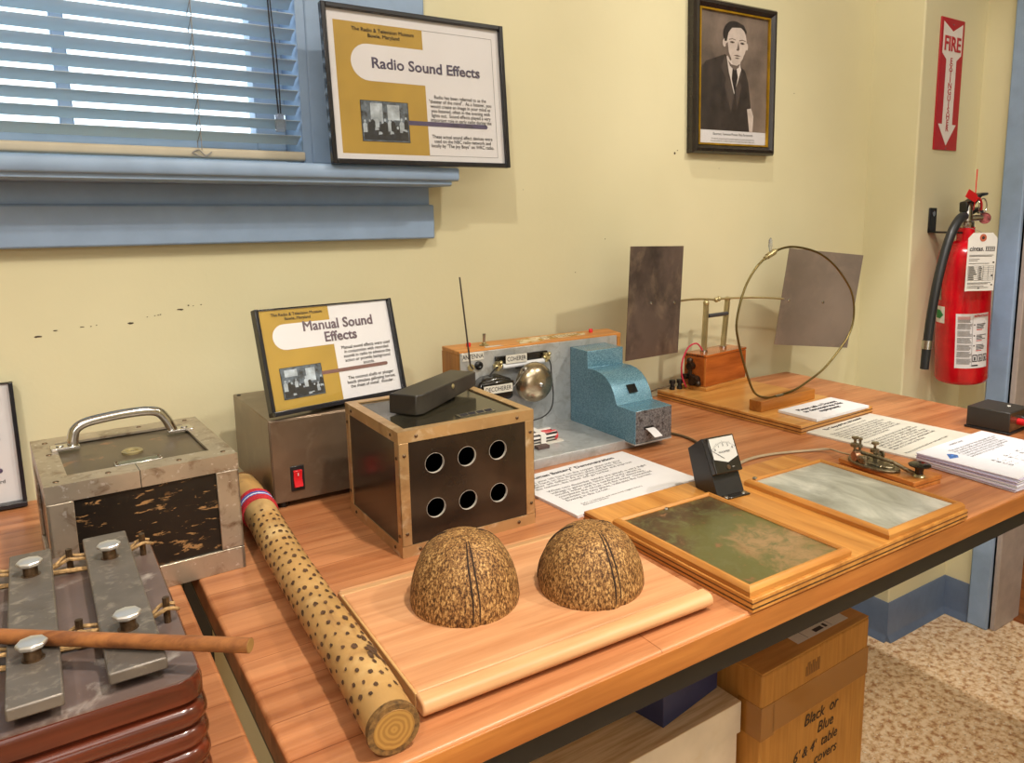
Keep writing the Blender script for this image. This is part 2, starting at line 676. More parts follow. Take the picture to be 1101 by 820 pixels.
# blinds
bl = thing('window_blind', 'pale horizontal slatted blind lowered over the blue framed window', 'blind', (0, 0, 0))
M_slat = NT('blind_slat')
M_slat.col(S(206, 216, 222))
M_slat.b.inputs['Roughness'].default_value = 0.4
_tl = M_slat.n('ShaderNodeBsdfTranslucent')
_tl.inputs['Color'].default_value = S(190, 214, 226)
_mx = M_slat.n('ShaderNodeMixShader')
_mx.inputs[0].default_value = 0.30
M_slat.l(M_slat.b.outputs[0], _mx.inputs[1])
M_slat.l(_tl.outputs[0], _mx.inputs[2])
M_slat.l(_mx.outputs[0], M_slat.t.nodes['Material Output'].inputs['Surface'])
M_slat = M_slat.m
b = MB()
z = 1.2045
BX0, BX1 = -1.2, 0.3365
while z < 2.2:
    n = 6
    top, bot = [], []
    for k in range(n+1):
        u = k/n
        yy = WY-0.026 + 0.0245*u
        zz = z + 0.0104*(0.5-u) + 0.0018*math.sin(PI*u)
        top.append((yy, zz+0.0004))
        bot.append((yy, zz-0.0004))
    b.prism(top + bot[::-1], BX0, BX1, 'X')
    z += 0.0206
b.build('slats', M_slat, bl, smooth=50)
M_rail = plain('blind_rail_beige', S(196, 184, 160), 0.4, var=0.04)
rr = rrect(0.022, 0.013, 0.004)
MB().prism([(WY-0.014+u, 1.1815+v) for u, v in rr], BX0, BX1+0.004, 'X').build('bottom_rail', M_rail, bl)
M_cord = plain('blind_cord', S(150, 146, 140), 0.6)
for x in (0.205, -0.42, -1.0):
    b = MB()
    for yy in (WY-0.0275, WY-0.0005):
        b.tube([(x, yy, 1.185), (x, yy, 2.2)], 0.0006, 6)
    zz = 1.2045
    while zz < 2.2:
        b.tube([(x, WY-0.0275, zz+0.005), (x, WY-0.0005, zz-0.008)], 0.0006, 5)
        b.ball((x, WY-0.0278, zz+0.0075), 0.0012, seg=6)
        zz += 0.0206
    b.build('ladder_cord', M_cord, bl)
    MB().tube(smoothpath([(x-0.012, WY-0.0265, 1.181), (x-0.004, WY-0.0275, 1.185), (x+0.004, WY-0.0275, 1.178), (x+0.012, WY-0.0265, 1.183), (x+0.002, WY-0.0275, 1.176), (x-0.012, WY-0.0265, 1.181)], 5), 0.0008, 6).build('cord_clip', M_cord, bl)
b = MB()
b.tube(smoothpath([(0.300, WY-0.032, 2.2), (0.300, WY-0.032, 1.5), (0.3035, WY-0.032, 1.31), (0.3055, WY-0.032, 1.238)], 6), 0.0011, 6)
b.tube(smoothpath([(0.302, WY-0.032, 2.2), (0.302, WY-0.032, 1.5), (0.308, WY-0.032, 1.31), (0.3085, WY-0.032, 1.238)], 6), 0.0009, 6)
b.build('pull_cord', M_ink, bl)
M_clear = NT('clear_acrylic')
M_clear.col(S(220, 226, 235))
M_clear.b.inputs['Transmission Weight'].default_value = 0.85
M_clear = M_clear.done(0.12)
MB().box(0.3005, 0.3135, WY-0.037, WY-0.027, 1.213, 1.238).build('cord_tassel', M_clear, bl, 0.002)


# ------------------------------------------------------------------ tables
def table(x0, x1, label, D):
    t = thing('display_table', label, 'table', (x0, 0.445, 0), 0)
    W = x1-x0
    box('tabletop', (0, W, 0.0012, D, 0.713, 0.74), M_table, t, 0.0035, seg=3)
    box('edge_band', (0.002, W-0.002, 0.0, 0.004, 0.7145, 0.7375), M_edge, t, 0.001)
    box('rail', (0.012, W-0.012, 0.008, 0.030, 0.690, 0.713), M_black, t)
    box('rail', (0.012, W-0.012, D-0.030, D-0.008, 0.670, 0.713), M_black, t)
    box('rail', (0.012, 0.034, 0.030, D-0.030, 0.670, 0.713), M_black, t)
    box('rail', (W-0.034, W-0.012, 0.030, D-0.030, 0.670, 0.713), M_black, t)
    for x in (0.016, W-0.046):
        for y in (0.034, D-0.064):
            box('leg', (x, x+0.03, y, y+0.03, 0, 0.69), M_black, t, 0.002)
    return t


table(0.108, 1.385, 'wooden plank table holding the coconut shells and the blue machine', 0.698)
table(-1.15, 0.093, 'wooden plank table holding the chime instrument and the handled metal chest', 0.740)

# ------------------------------------------------------------------ printed signs
M_photo = [plain('photo_mid', S(92, 104, 116), 0.5, var=0.5, scale=120), plain('photo_dark', S(30, 34, 44), 0.5, var=0.4, scale=200),
           plain('photo_light', S(178, 190, 200), 0.5, var=0.25, scale=80), plain('photo_black', S(16, 18, 24), 0.5)]


def group_photo(parent, cx, cz, w_, h_, y, seed, light):
    """a small monochrome group photograph: room, bright window, seated and standing figures"""
    q = random.Random(seed)
    b = MB()
    b.mi = 3
    b.flat([(-w_/2, -h_/2), (w_/2, -h_/2), (w_/2, h_/2), (-w_/2, h_/2)], y)
    k = 0.97
    b.mi = 0
    b.flat([(-w_/2*k, -h_/2*k), (w_/2*k, -h_/2*k), (w_/2*k, h_/2*k), (-w_/2*k, h_/2*k)], y-0.0001)
    b.mi = 1
    b.flat([(-w_*.46, -h_*.46), (w_*.46, -h_*.46), (w_*.46, -h_*.16), (w_*.1, -h_*.05), (-w_*.46, -h_*.1)], y-0.0002)
    b.mi = 2
    for u0, u1, v0, v1 in light:
        b.flat([(u0*w_, v0*h_), (u1*w_, v0*h_), (u1*w_*1.02, v1*h_), (u0*w_, v1*h_)], y-0.0002)
    for i in range(11):
        u = -0.42 + 0.084*i + q.uniform(-.02, .02)
        v = q.uniform(-0.28, 0.02)
        s = q.uniform(0.07, 0.1)
        b.mi = 3 if i % 3 else 2
        b.flat([((u-s*.5)*w_, (v-s*2.0)*h_), ((u+s*.5)*w_, (v-s*2.0)*h_), ((u+s*.55)*w_, (v+s*.4)*h_), ((u+s*.15)*w_, (v+s*.9)*h_), ((u-s*.2)*w_, (v+s*.9)*h_), ((u-s*.5)*w_, (v+s*.3)*h_)], y-0.0003-0.00001*i)
        b.mi = 2
        b.flat([((u + .25*s*math.cos(a))*w_, (v+s*1.35 + .42*s*math.sin(a))*h_) for a in [2*PI*k/8 for k in range(8)]], y-0.00045-0.00001*i)
    for i in range(9):
        u, v = q.uniform(-.42, .42), q.uniform(-.44, -.22)
        b.mi = 2 if i % 2 else 3
        b.flat([(u*w_, v*h_), ((u+.09)*w_, (v+.02)*h_), ((u+.07)*w_, (v+.07)*h_), ((u+.01)*w_, (v+.08)*h_)], y-0.0006-0.00001*i)
    return b.build('photograph', M_photo, parent, smooth=0, loc=(cx, 0, cz))


def info_sign(name, label, mtx, loc, W, H, fr, title, ttl_size, head, p1, p2, seed, light, barmat, titlemat, border, side_only=False, glass=True, easel=False, cols=None):
    """framed print; local X right, Z up, front towards -Y, origin at the frame's lower edge centre"""
    t = thing(name, label, 'sign', loc, 0, 'printed exhibit signs', mtx)
    fb = 0.010
    b = MB()
    b.box(-W/2, -W/2+fr, -fb, 0.002, 0, H)
    b.box(W/2-fr, W/2, -fb, 0.002, 0, H)
    if side_only:
        b.box(-W/2, W/2, -fb*1.6, 0.002, 0, fr*1.3)
        b.box(-W/2, W/2, -fb*0.6, 0.002, H-0.0015, H)
    else:
        b.box(-W/2+fr, W/2-fr, -fb, 0.002, 0, fr)
        b.box(-W/2+fr, W/2-fr, -fb, 0.002, H-fr, H)
    b.build('frame', M_frameblack, t, 0.001)
    box('backing', (-W/2+0.001, W/2-0.001, -0.002, 0.004, 0.001, H-0.001), M_blackplastic, t)
    pr = box('print', (-W/2+fr*0.6, W/2-fr*0.6, -0.003, -0.0022, fr*0.6, H-0.001 if side_only else H-fr*0.6), M_paper, t, smooth=0)
    y = -0.0032

    def uv(u, v):
        return (-W/2+u*W, H*(1-v))
    c = cols
    b = MB()
    gl, gr, gt, gb = c['gold']
    b.flat([uv(gl, gt), uv(gr, gt), uv(gr, gb), uv(gl, gb)], y)
    b.build('gold_block', M_gold, pr, smooth=0)
    pl, pt, pb = c['pill']
    cz = (pt+pb)/2
    rv = (pb-pt)/2
    pts = []
    for k in range(13):
        a = PI/2 + PI*k/12
        pts.append(uv(pl + rv*H/W*(1+math.cos(a)), cz - rv*math.sin(a)))
    pts += [uv(gr+0.004, pb), uv(gr+0.004, pt)]
    MB().flat(pts, y-0.0003).build('title_pill', M_paper, pr, smooth=0)
    for i, ln in enumerate(title):
        u, v = c['title'][i]
        x, zz = uv(u, v)
        text(ln, ttl_size, titlemat, pr, (x, y-0.0007, zz), bold=ttl_size*0.022, name='title_text', sx=c.get('tsx', 1.0))
    x, zz = uv(*c['head'])
    text(head, c['hs'], M_ink, pr, (x, y-0.0007, zz), bold=c['hs']*0.012, name='heading_text', sx=0.95)
    for body, pos in ((p1, c['p1']), (p2, c['p2'])):
        x, zz = uv(*pos)
        text(body, c['ps'], M_ink, pr, (x, y-0.0004, zz), name='body_text', sx=c['psx'], line=c.get('line', 0.95), bold=c['ps']*0.008)
    x0, x1, v, th = c['bar']
    (xa, za), (xb, zb) = uv(x0, v-th/2), uv(x1, v+th/2)
    r_ = (za-zb)/2
    pts = [(xa, za), (xa, zb)] + [(xb-r_+r_*math.cos(a), (za+zb)/2+r_*math.sin(a)) for a in [-PI/2+PI*k/8 for k in range(9)]]
    MB().flat(pts, y-0.0004).build('bar_mark', barmat, pr, smooth=0)
    ph = c['photo']
    (xa, za), (xb, zb) = uv(ph[0], ph[2]), uv(ph[1], ph[3])
    group_photo(pr, (xa+xb)/2, (za+zb)/2, xb-xa, za-zb, y-0.0004, seed, light)
    if border:
        b = MB()
        (xa, za), (xb, zb) = uv(gr, border[0]), uv(border[1], border[2])
        e = 0.0005
        b.flat([(xa, za), (xb, za), (xb, za-e), (xa, za-e)], y)
        b.flat([(xb-e, za), (xb, za), (xb, zb), (xb-e, zb)], y)
        b.flat([(xa, zb+e), (xb, zb+e), (xb, zb), (xa, zb)], y)
        b.build('border_line', M_ink, pr, smooth=0)
    if glass:
        box('glass', (-W/2+fr*0.8, W/2-fr*0.8, -0.0065, -0.0058, fr*0.5, H-0.002 if side_only else H-fr*0.8), M_glass, t, smooth=0)
    if easel:
        MB().prism([(0.004, 0.004), (0.0065, 0.004), (0.046, 0.0125), (0.044, 0.015), (0.008, H*0.55), (0.004, H*0.55)], -0.02, 0.02, 'X').build('easel_back', M_blackplastic, t)
    return t


def orient(yaw, lean, roll=0.0):
    return Matrix.Rotation(yaw, 3, 'Z') @ Matrix.Rotation(-lean, 3, 'X') @ Matrix.Rotation(-roll, 3, 'Y')


rad = math.radians
Mx = orient(rad(-0.6), rad(3.9), rad(0.3))
c0 = Vector((0.4894, 1.0901, 1.2742)) - Mx @ Vector((0, 0, 0.1063))
info_sign('framed_sign', 'black framed Radio Sound Effects sign standing on the blue window sill', Mx, c0 + Vector((0, 0.0, 0.0)), 0.276, 0.2125, 0.0065,
          ['Radio Sound Effects'], 0.0205, 'The Radio & Television Museum\nBowie, Maryland',
          'Radio has been referred to as the\n"theater of the mind".  As a listener, you\nwould create an image in your mind as\nyou listened, often in the evening with\nlights out.  Sound effects played a very\nimportant role in early radio during the\n1920s \u2013 1950s.',
          'These actual sound effect devices were\nused on the NBC radio network and\nlocally by "The Joy Boys" on WRC radio.', 3,
          [(-.3, -.05, 0.0, .44), (.05, .3, 0.05, .42)], M_purple, M_titleink, (0.095, 0.935, 0.93),
          cols=dict(gold=(0.06, 0.525, 0.095, 0.93), pill=(0.135, 0.225, 0.46), title=[(0.545, 0.345)], tsx=1.03, head=(0.315, 0.155), hs=0.0073,
                    p1=(0.725, 0.625), p2=(0.725, 0.83), ps=0.0073, psx=0.86, line=0.9, bar=(0.41, 0.88, 0.715, 0.03), photo=(0.165, 0.42, 0.585, 0.85)))

Mm = orient(rad(12.0), rad(14), rad(-0.5))
cm = Vector((0.3121, 0.9997, 0.9244)) - Mm @ Vector((0, 0, 0.063))
cm.z = 0.8552
info_sign('acrylic_sign', 'gold and white Manual Sound Effects sign standing on the brown metal box', Mm, cm, 0.1920, 0.1320, 0.0045,
          ['Manual Sound', 'Effects'], 0.0180, 'The Radio & Television Museum\nBowie, Maryland',
          'Manual sound effects were used\nin conjunction with recorded\nsounds in radio to advance the\naction or provide background\nsounds.',
          'The coconut shells or plunger\nheads simulate galloping horses;\nthe sheet of metal:  thunder.', 5,
          [(.1, .32, -.02, .4), (-.4, -.1, .2, .42)], M_mauve, M_titleink2, None, side_only=True, glass=True, easel=True,
          cols=dict(gold=(0.03, 0.515, 0.015, 0.955), pill=(0.10, 0.155, 0.40), title=[(0.575, 0.200), (0.575, 0.325)], tsx=1.0, head=(0.29, 0.085), hs=0.0055,
                    p1=(0.755, 0.535), p2=(0.755, 0.800), ps=0.0062, psx=0.92, line=0.93, bar=(0.39, 0.90, 0.665, 0.035), photo=(0.105, 0.395, 0.565, 0.865)))

Ml = orient(rad(0.5), rad(1.5))
info_sign('acrylic_sign', 'acrylic sign with a gold and white print standing beside the handled metal chest', Ml, (-0.1315, 1.172, 0.7415), 0.205, 0.156, 0.0045,
          ['Sound Effects'], 0.0150, 'The Radio & Television Museum\nBowie, Maryland',
          'Mechanical devices were\nused to make many of\nthe sounds heard on\nthe network.',
          'The chimes were heard\non the stations\nof NBC.', 9,
          [(.1, .32, -.02, .4), (-.4, -.1, .2, .42)], M_purple, M_titleink, None, side_only=True, glass=True, easel=False,
          cols=dict(gold=(0.03, 0.515, 0.015, 0.955), pill=(0.10, 0.155, 0.40), title=[(0.57, 0.28)], tsx=1.05, head=(0.29, 0.085), hs=0.0055,
                    p1=(0.755, 0.50), p2=(0.76, 0.83), ps=0.0066, psx=0.95, line=0.93, bar=(0.39, 0.90, 0.70, 0.04), photo=(0.105, 0.395, 0.565, 0.865)))


# ------------------------------------------------------------------ portrait
def portrait():
    W, H = 0.2380, 0.2985
    t = thing('framed_portrait', 'black and gold framed monochrome portrait of a man hanging on the cream wall', 'picture', (1.2245, WY-0.0135, 1.368), 0,
              mat=orient(rad(-0.6), 0, rad(0.6)))
    f = 0.0175
    prof = [(0, 0.012), (0, -0.004), (0.004, -0.010), (0.010, -0.011), (0.0145, -0.007), (f, -0.004), (f, 0.012)]
    b = MB()
    corners = [(-W/2, -H/2), (W/2, -H/2), (W/2, H/2), (-W/2, H/2)]
    dirs = [(1, 1), (-1, 1), (-1, -1), (1, -1)]
    for i in range(4):
        j = (i+1) % 4
        P = [(corners[i][0]+u*dirs[i][0], y, corners[i][1]+u*dirs[i][1]) for u, y in prof] + [(corners[j][0]+u*dirs[j][0], y, corners[j][1]+u*dirs[j][1]) for u, y in prof]
        n = len(prof)
        b.poly(P, [(k, (k+1) % n, n+(k+1) % n, n+k) for k in range(n)])
    b.build('frame', plain('espresso_frame', S(44, 38, 34), 0.25, var=0.1), t, smooth=30)
    b = MB()
    g = 0.0035
    iw, ih = W/2-f, H/2-f
    b.box(-iw, -iw+g, -0.0055, 0, -ih, ih)
    b.box(iw-g, iw, -0.0055, 0, -ih, ih)
    b.box(-iw+g, iw-g, -0.0055, 0, -ih, -ih+g)
    b.box(-iw+g, iw-g, -0.0055, 0, ih-g, ih)
    b.build('gold_liner', plain('gilt', S(206, 160, 40), 0.3, 0.6, var=0.15), t)
    pr = box('caption_card', (-iw, iw, 0.0, 0.002, -ih, ih), M_paper, t, smooth=0)
    # photograph, caption strip left below
    z0, z1 = -ih+0.030, ih-g
    x0, x1 = -iw+g, iw-g
    hh = z1-z0
    mats = [plain('sepia_ground', S(132, 116, 104), 0.5, var=0.35, scale=9), plain('sepia_suit', S(58, 50, 46), 0.5, var=0.25, scale=40), plain('sepia_skin', S(206, 192, 182), 0.5, var=0.08, scale=40),
            plain('sepia_hair', S(44, 38, 36), 0.5), plain('sepia_shirt', S(216, 206, 198), 0.5, var=0.04), plain('sepia_shadow', S(112, 98, 90), 0.5), plain('sepia_lapel', S(80, 70, 64), 0.5, var=0.1)]
    b = MB()
    b.mi = 0
    b.flat([(x0, z0), (x1, z0), (x1, z1), (x0, z1)], -0.0002)

    def P(u, v):
        return (x0+(x1-x0)*u, z1-hh*v)

    cnt = [0]

    def pl(mi, pts, d):
        b.mi = mi
        cnt[0] += 1
        b.flat([P(*p) for p in pts], -0.0002-0.00016*d-0.000005*cnt[0])

    def el(mi, cx, cy, rx, ry, d, tilt=0.0, n=24):
        pts = []
        for k in range(n):
            a = 2*PI*k/n
            ex, ey = rx*math.cos(a), ry*math.sin(a)
            pts.append((cx+ex*math.cos(tilt)-ey*math.sin(tilt), cy+ex*math.sin(tilt)+ey*math.cos(tilt)))
        pl(mi, pts, d)
    pl(1, [(0.0, 1.0), (0.0, .62), (.03, .47), (.09, .42), (.36, .345), (.56, .42), (.66, .47), (.71, .56), (.75, .74), (.79, 1.0)], 1)
    pl(6, [(.36, .36), (.30, .46), (.38, .55), (.36, .60), (.46, .84), (.50, .70), (.40, .42)], 2)
    pl(6, [(.56, .42), (.63, .50), (.58, .56), (.61, .60), (.55, .80), (.52, .66)], 2)
    pl(2, [(.39, .28), (.60, .30), (.58, .46), (.50, .52), (.40, .42)], 3)
    pl(4, [(.38, .36), (.42, .35), (.50, .46), (.57, .41), (.60, .46), (.50, .68), (.42, .50)], 4)
    pl(3, [(.47, .46), (.53, .46), (.55, .53), (.51, .68), (.46, .55)], 5)
    el(3, .49, .17, .165, .115, 6)
    el(2, .515, .235, .155, .16, 7, 0.05)
    el(2, .512, .325, .118, .090, 7)
    pl(5, [(.40, .395), (.45, .425), (.53, .432), (.58, .41), (.56, .445), (.50, .475), (.43, .44)], 6)
    el(2, .345, .25, .026, .035, 6)
    el(2, .675, .26, .018, .03, 6)
    pl(3, [(.345, .235), (.34, .14), (.39, .085), (.52, .062), (.62, .08), (.665, .125), (.67, .15), (.58, .105), (.45, .115), (.40, .16), (.375, .235)], 8)
    pl(5, [(.36, .26), (.39, .24), (.41, .33), (.45, .385), (.43, .395), (.38, .34)], 8)
    for ex in (.455, .605):
        pl(5, [(ex-.050, .214), (ex, .204), (ex+.050, .212), (ex+.048, .218), (ex, .211), (ex-.048, .221)], 9)
        el(5, ex, .237, .034, .009, 9)
        el(3, ex, .237, .013, .007, 10)
    pl(5, [(.545, .225), (.565, .29), (.545, .305), (.515, .300), (.53, .285)], 9)
    pl(5, [(.475, .345), (.53, .339), (.59, .347), (.53, .353)], 9)
    pl(5, [(.49, .366), (.53, .361), (.575, .367), (.53, .374)], 9)
    pl(2, [(.70, .80), (.76, .79), (.80, .86), (.79, 1.0), (.74, 1.0)], 3)
    b.build('photograph', mats, t, smooth=0)
    text('Electronic Television Pioneer Philo Farnsworth', 0.0072, M_ink, pr, (0, -0.0004, -ih+0.0225), name='caption_text', sx=0.85)
    text('Farnsworth demonstrated a complete television system while still in his\ntwenties and built a number of patents that made the picture tube work.', 0.0046, M_greyink, pr, (0, -0.0004, -ih+0.011), name='caption_text', sx=0.95)
    box('glass', (-iw+0.001, iw-0.001, -0.0046, -0.004, -ih+0.001, ih-0.001), M_glass, t, smooth=0)


portrait()


# ------------------------------------------------------------------ fire extinguisher sign
def fire_sign():
    W, H = 0.1005, 0.3005
    t = thing('fire_sign', 'tall red and white FIRE EXTINGUISHER arrow sign fixed to the narrow wall', 'sign', (1.8275, AY-0.003, 1.3945))
    box('plate', (-W/2, W/2, -0.001, 0.0025, -H/2, H/2), plain('sign_red', S(176, 22, 34), 0.35, var=0.03), t, 0.0008)
    z = lambda v: H/2 - v*H
    x = lambda u: -W/2 + u*W
    b = MB()
    y = -0.0014
    pts = [(.09, .03), (.5, .095), (.91, .03), (.91, .265), (.72, .31), (.72, .80), (.89, .80), (.5, .965), (.11, .80), (.28, .80), (.28, .31), (.09, .265)]
    b.poly([Vector((x(u), y, z(v))) for u, v in pts], [(0, 1, 11), (1, 2, 3), (1, 3, 11), (11, 3, 4, 10), (10, 4, 5, 9), (9, 5, 6, 7, 8)])
    b.build('arrow', plain('sign_white', S(226, 218, 212), 0.4, var=0.02), t, smooth=0)
    rm = bpy.data.materials['sign_red']
    text('FIRE', 0.046, rm, t, (0, -0.0020, z(.195)), bold=0.0011, name='sign_text', sx=0.86)
    for i, ch in enumerate('EXTINGUISHER'):
        text(ch, 0.0190, rm, t, (0, -0.0018, z(.318+.0470*i)), bold=0.0003, name='sign_letter', sx=1.15)
    for v in (.045, .985):
        MB().cyl((0, -0.0022, z(v)), (0, -0.001, z(v)), 0.0018, 10).build('screw', M_steel, t)


fire_sign()


# ------------------------------------------------------------------ extinguisher
def extinguisher():
    ang = rad(3.0)
    t = thing('fire_extinguisher', 'red fire extinguisher hung on the narrow wall by a bracket', 'fire extinguisher', (1.832, 0.975, 0.690), 0)
    t.rotation_euler = (0, -rad(4.2), 0)
    M_er = worn('extinguisher_red', S(206, 14, 32), S(226, 150, 140), 55, 0.70, 0.76, 0.22, coat=0.3)
    R = 0.0605
    prof = [(0, 0.004), (R-0.012, 0), (R-0.004, 0.004), (R, 0.012), (R, 0.295)]
    prof += [(R-0.001-(R-0.021)*(1-math.cos(a)), 0.295+0.048*math.sin(a)) for a in [PI/2*k/8 for k in range(1, 9)]]
    prof += [(0.020, 0.350), (0.020, 0.372), (0, 0.372)]
    MB().lathe(prof, seg=40).build('cylinder', M_er, t, smooth=60)
    # valve
    b = MB()
    b.lathe([(0.016, 0.368), (0.018, 0.371), (0.018, 0.384), (0.014, 0.388), (0.014, 0.420), (0.011, 0.428), (0.007, 0.430), (0, 0.430)], seg=24)
    b.cyl((-0.012, 0, 0.400), (-0.030, -0.010, 0.400), 0.009, 14)
    b.cyl((0.010, 0, 0.392), (0.040, -0.016, 0.392), 0.007, 14)
    b.build('valve', M_steel, t, smooth=40)
    b = MB()
    b.prism([(-0.016, 0.408), (0.010, 0.416), (0.052, 0.440), (0.080, 0.442), (0.080, 0.448), (0.050, 0.448), (0.006, 0.434), (-0.016, 0.432)], -0.010, 0.010, 'Y')
    b.build('top_lever', M_black, t, 0.003)
    b = MB()
    b.prism([(0.008, 0.398), (0.044, 0.408), (0.066, 0.398), (0.068, 0.404), (0.045, 0.416), (0.008, 0.408)], -0.009, 0.009, 'Y')
    b.build('carry_handle', M_black, t, 0.003)
    b = MB()
    c = Vector((0.046, -0.020, 0.390))
    ax = (Vector((-1.83, -0.975, 0.1))).normalized()
    b.lathe([(0, -0.010), (0.0125, -0.010), (0.0135, 0.003), (0.0125, 0.006), (0.0105, 0.004), (0, 0.004)], c, 24, ax)
    b.build('gauge', plain('gauge_red', S(168, 92, 92), 0.25, var=0.4, scale=90), t, smooth=40)
    MB().tube([c + Vector((0.018*math.cos(2*PI*k/20), 0.006, 0.028+0.018*math.sin(2*PI*k/20))) for k in range(20)], 0.0014, 8, closed=True).build('pull_ring', M_steel, t)
    # hose
    pts = [(-0.024, -0.008, 0.400), (-0.050, -0.012, 0.396), (-0.082, -0.012, 0.368), (-0.108, -0.010, 0.318), (-0.132, -0.008, 0.250), (-0.148, -0.006, 0.180), (-0.157, -0.005, 0.128)]
    MB().tube(smoothpath(pts, 6), 0.0105, 14).build('hose', plain('black_rubber', S(36, 38, 40), 0.4, var=0.1), t)
    MB().tube([(-0.1575, -0.005, 0.128), (-0.161, -0.005, 0.108)], 0.0118, 16).build('hose_ferrule', M_steel, t)
    MB().tube([(-0.161, -0.005, 0.109), (-0.168, -0.005, 0.062)], [0.0105, 0.0098], 14).build('hose_nozzle', bpy.data.materials['black_rubber'], t)
    # labels wrapped on the cylinder
    def wrap(name, a0, a1, z0, z1, mat, r=R+0.0006, n=14):
        a0, a1 = a0-52, a1-52
        b = MB()
        P = []
        for zz in (z0, z1):
            for k in range(n+1):
                a = rad(a0+(a1-a0)*k/n)
                P.append((r*math.cos(a), r*math.sin(a), zz))
        b.poly(P, [(k, k+1, n+2+k, n+1+k) for k in range(n)])
        return b.build(name, mat, t, smooth=60)
    lab = wrap('instruction_label', -113, -38, 0.045, 0.176, M_paper)
    q = random.Random(4)
    b = MB()
    b.mi = 0

    def strip(a0, a1, z, h, mi, r=R+0.0011, n=5):
        a0, a1 = a0-52, a1-52
        b.mi = mi
        P = []
        for zz in (z, z+h):
            for k in range(n+1):
                a = rad(a0+(a1-a0)*k/n)
                P.append((r*math.cos(a), r*math.sin(a), zz))
        b.poly(P, [(k, k+1, n+2+k, n+1+k) for k in range(n)])
    z = 0.168
    i = 0
    while z > 0.052:
        if i % 7 != 6:
            strip(-109, -109 + q.uniform(24, 30), z, 0.0011, 2 if i < 3 else 1)
        z -= 0.0024
        i += 1
    for zz in (0.150, 0.124, 0.100):
        for k in range(4):
            strip(-70, -70+q.uniform(14, 28), zz-0.0032*k, 0.0016, 0)
        strip(-70, -56, zz-0.0135, 0.002, 2)
        strip(-76, -73, zz-0.002, 0.003, 0)
    strip(-79, -78.4, 0.05, 0.118, 0)
    for k in range(3):
        a0 = -77+k*13
        strip(a0, a0+11, 0.0605, 0.0022, 0)
        strip(a0, a0+11, 0.0755, 0.0022, 0)
        strip(a0, a0+1.6, 0.0605, 0.016, 0)
        strip(a0+9.4, a0+11, 0.0605, 0.016, 0)
        strip(a0+3.5, a0+7, 0.064, 0.008, 0)
    strip(-78, -64, 0.050, 0.0032, 0)
    b.build('label_lines', [M_ink, M_greyink, M_redink], lab, smooth=0)
    text('INSTRUCTIONS', 0.0072, M_redink, lab, (0.0628*math.cos(rad(-113)), 0.0628*math.sin(rad(-113)), 0.1705), (PI/2, 0, rad(-23)), bold=0.0003, name='label_text', sx=0.72)
    g = wrap('arrow_label', -170, -139, 0.150, 0.190, M_white, n=6)
    b = MB()
    r = R+0.0012
    P = [(r*math.cos(rad(a)), r*math.sin(rad(a)), z) for a, z in ((-218, .160), (-204, .160), (-194, .170), (-204, .181), (-218, .181))]
    b.poly(P, [(0, 1, 2, 3, 4)])
    b.build('green_arrow', plain('label_green', S(28, 140, 70), 0.4), g, smooth=0)
    wrap('worn_label', -172, -150, 0.205, 0.255, plain('label_grey', S(150, 140, 120), 0.5, var=0.3, scale=120), n=6)
    # seal
    b = MB()
    b.tube(smoothpath([(0.004, -0.014, 0.412), (-0.002, -0.02, 0.43), (0.000, -0.02, 0.455), (0.008, -0.018, 0.505)], 5), 0.0012, 6)
    b.prism([(-0.046, 0.446), (-0.004, 0.430), (0.010, 0.436), (0.004, 0.448), (-0.030, 0.462)], -0.0215, -0.0205, 'Y')
    b.tube(smoothpath([(0.004, -0.0205, 0.440), (0.020, -0.020, 0.436), (0.032, -0.018, 0.424), (0.040, -0.014, 0.41)], 5), 0.003, 6)
    b.build('red_seal', M_red, t)
    # inspection tag hung from the valve
    tg = thing('inspection_tag', 'white paper inspection tag hanging from the neck of the red extinguisher', 'tag', (1.7420, 0.900, 0.921), rad(-24))
    pts = [(-0.037, 0), (0.037, 0), (0.037, 0.118), (0.025, 0.130), (-0.025, 0.130), (-0.037, 0.118)]
    MB().prism(pts, -0.0004, 0.0004, 'Y').build('card', M_white, tg, smooth=0)
    MB().lathe([(0.0035, 0), (0.0085, 0), (0.0085, 0.0006), (0.0035, 0.0006)], (0, -0.0006, 0.119), 20, (0, -1, 0), False).build('eyelet', plain('eyelet_rust', S(184, 98, 70), 0.6), tg)
    MB().cyl((0, -0.0014, 0.119), (0, -0.0006, 0.119), 0.0036, 12).build('eyelet_hole', M_ink, tg)
    text('cintas.', 0.0148, M_ink, tg, (-0.0145, -0.0010, 0.0945), bold=0.0003, name='tag_text', shear=0.15)
    b = MB()
    q = random.Random(8)
    b.box(0.008, 0.032, -0.0010, -0.0006, 0.0895, 0.0905)
    b.box(0.008, 0.032, -0.0010, -0.0006, 0.0985, 0.0995)
    for k in range(5):
        b.box(0.009+0.005*k, 0.0115+0.005*k, -0.0010, -0.0006, 0.0915, 0.0975)
    for z, x1 in ((0.080, .030), (0.0775, .026), (0.071, -.005), (0.0675, -.01), (0.0615, .02), (0.018, .028), (0.0155, .02), (0.0105, .01), (0.007, .022)):
        b.box(-0.032, x1, -0.0010, -0.0006, z, z+0.0009)
    for k in range(9):
        b.box(-0.033, 0.033, -0.0010, -0.0006, 0.024+0.004*k, 0.0243+0.004*k)
    for x in (-0.033, -0.006, 0.006, 0.019, 0.0327):
        b.box(x, x+0.0004, -0.0010, -0.0006, 0.024, 0.056)
    for k in range(8):
        b.box(-0.031, -0.031+q.uniform(0.012, 0.021), -0.0010, -0.0006, 0.0254+0.004*k, 0.0268+0.004*k)
        b.box(-0.004, -0.004+q.uniform(0.004, 0.008), -0.0010, -0.0006, 0.0254+0.004*k, 0.0268+0.004*k)
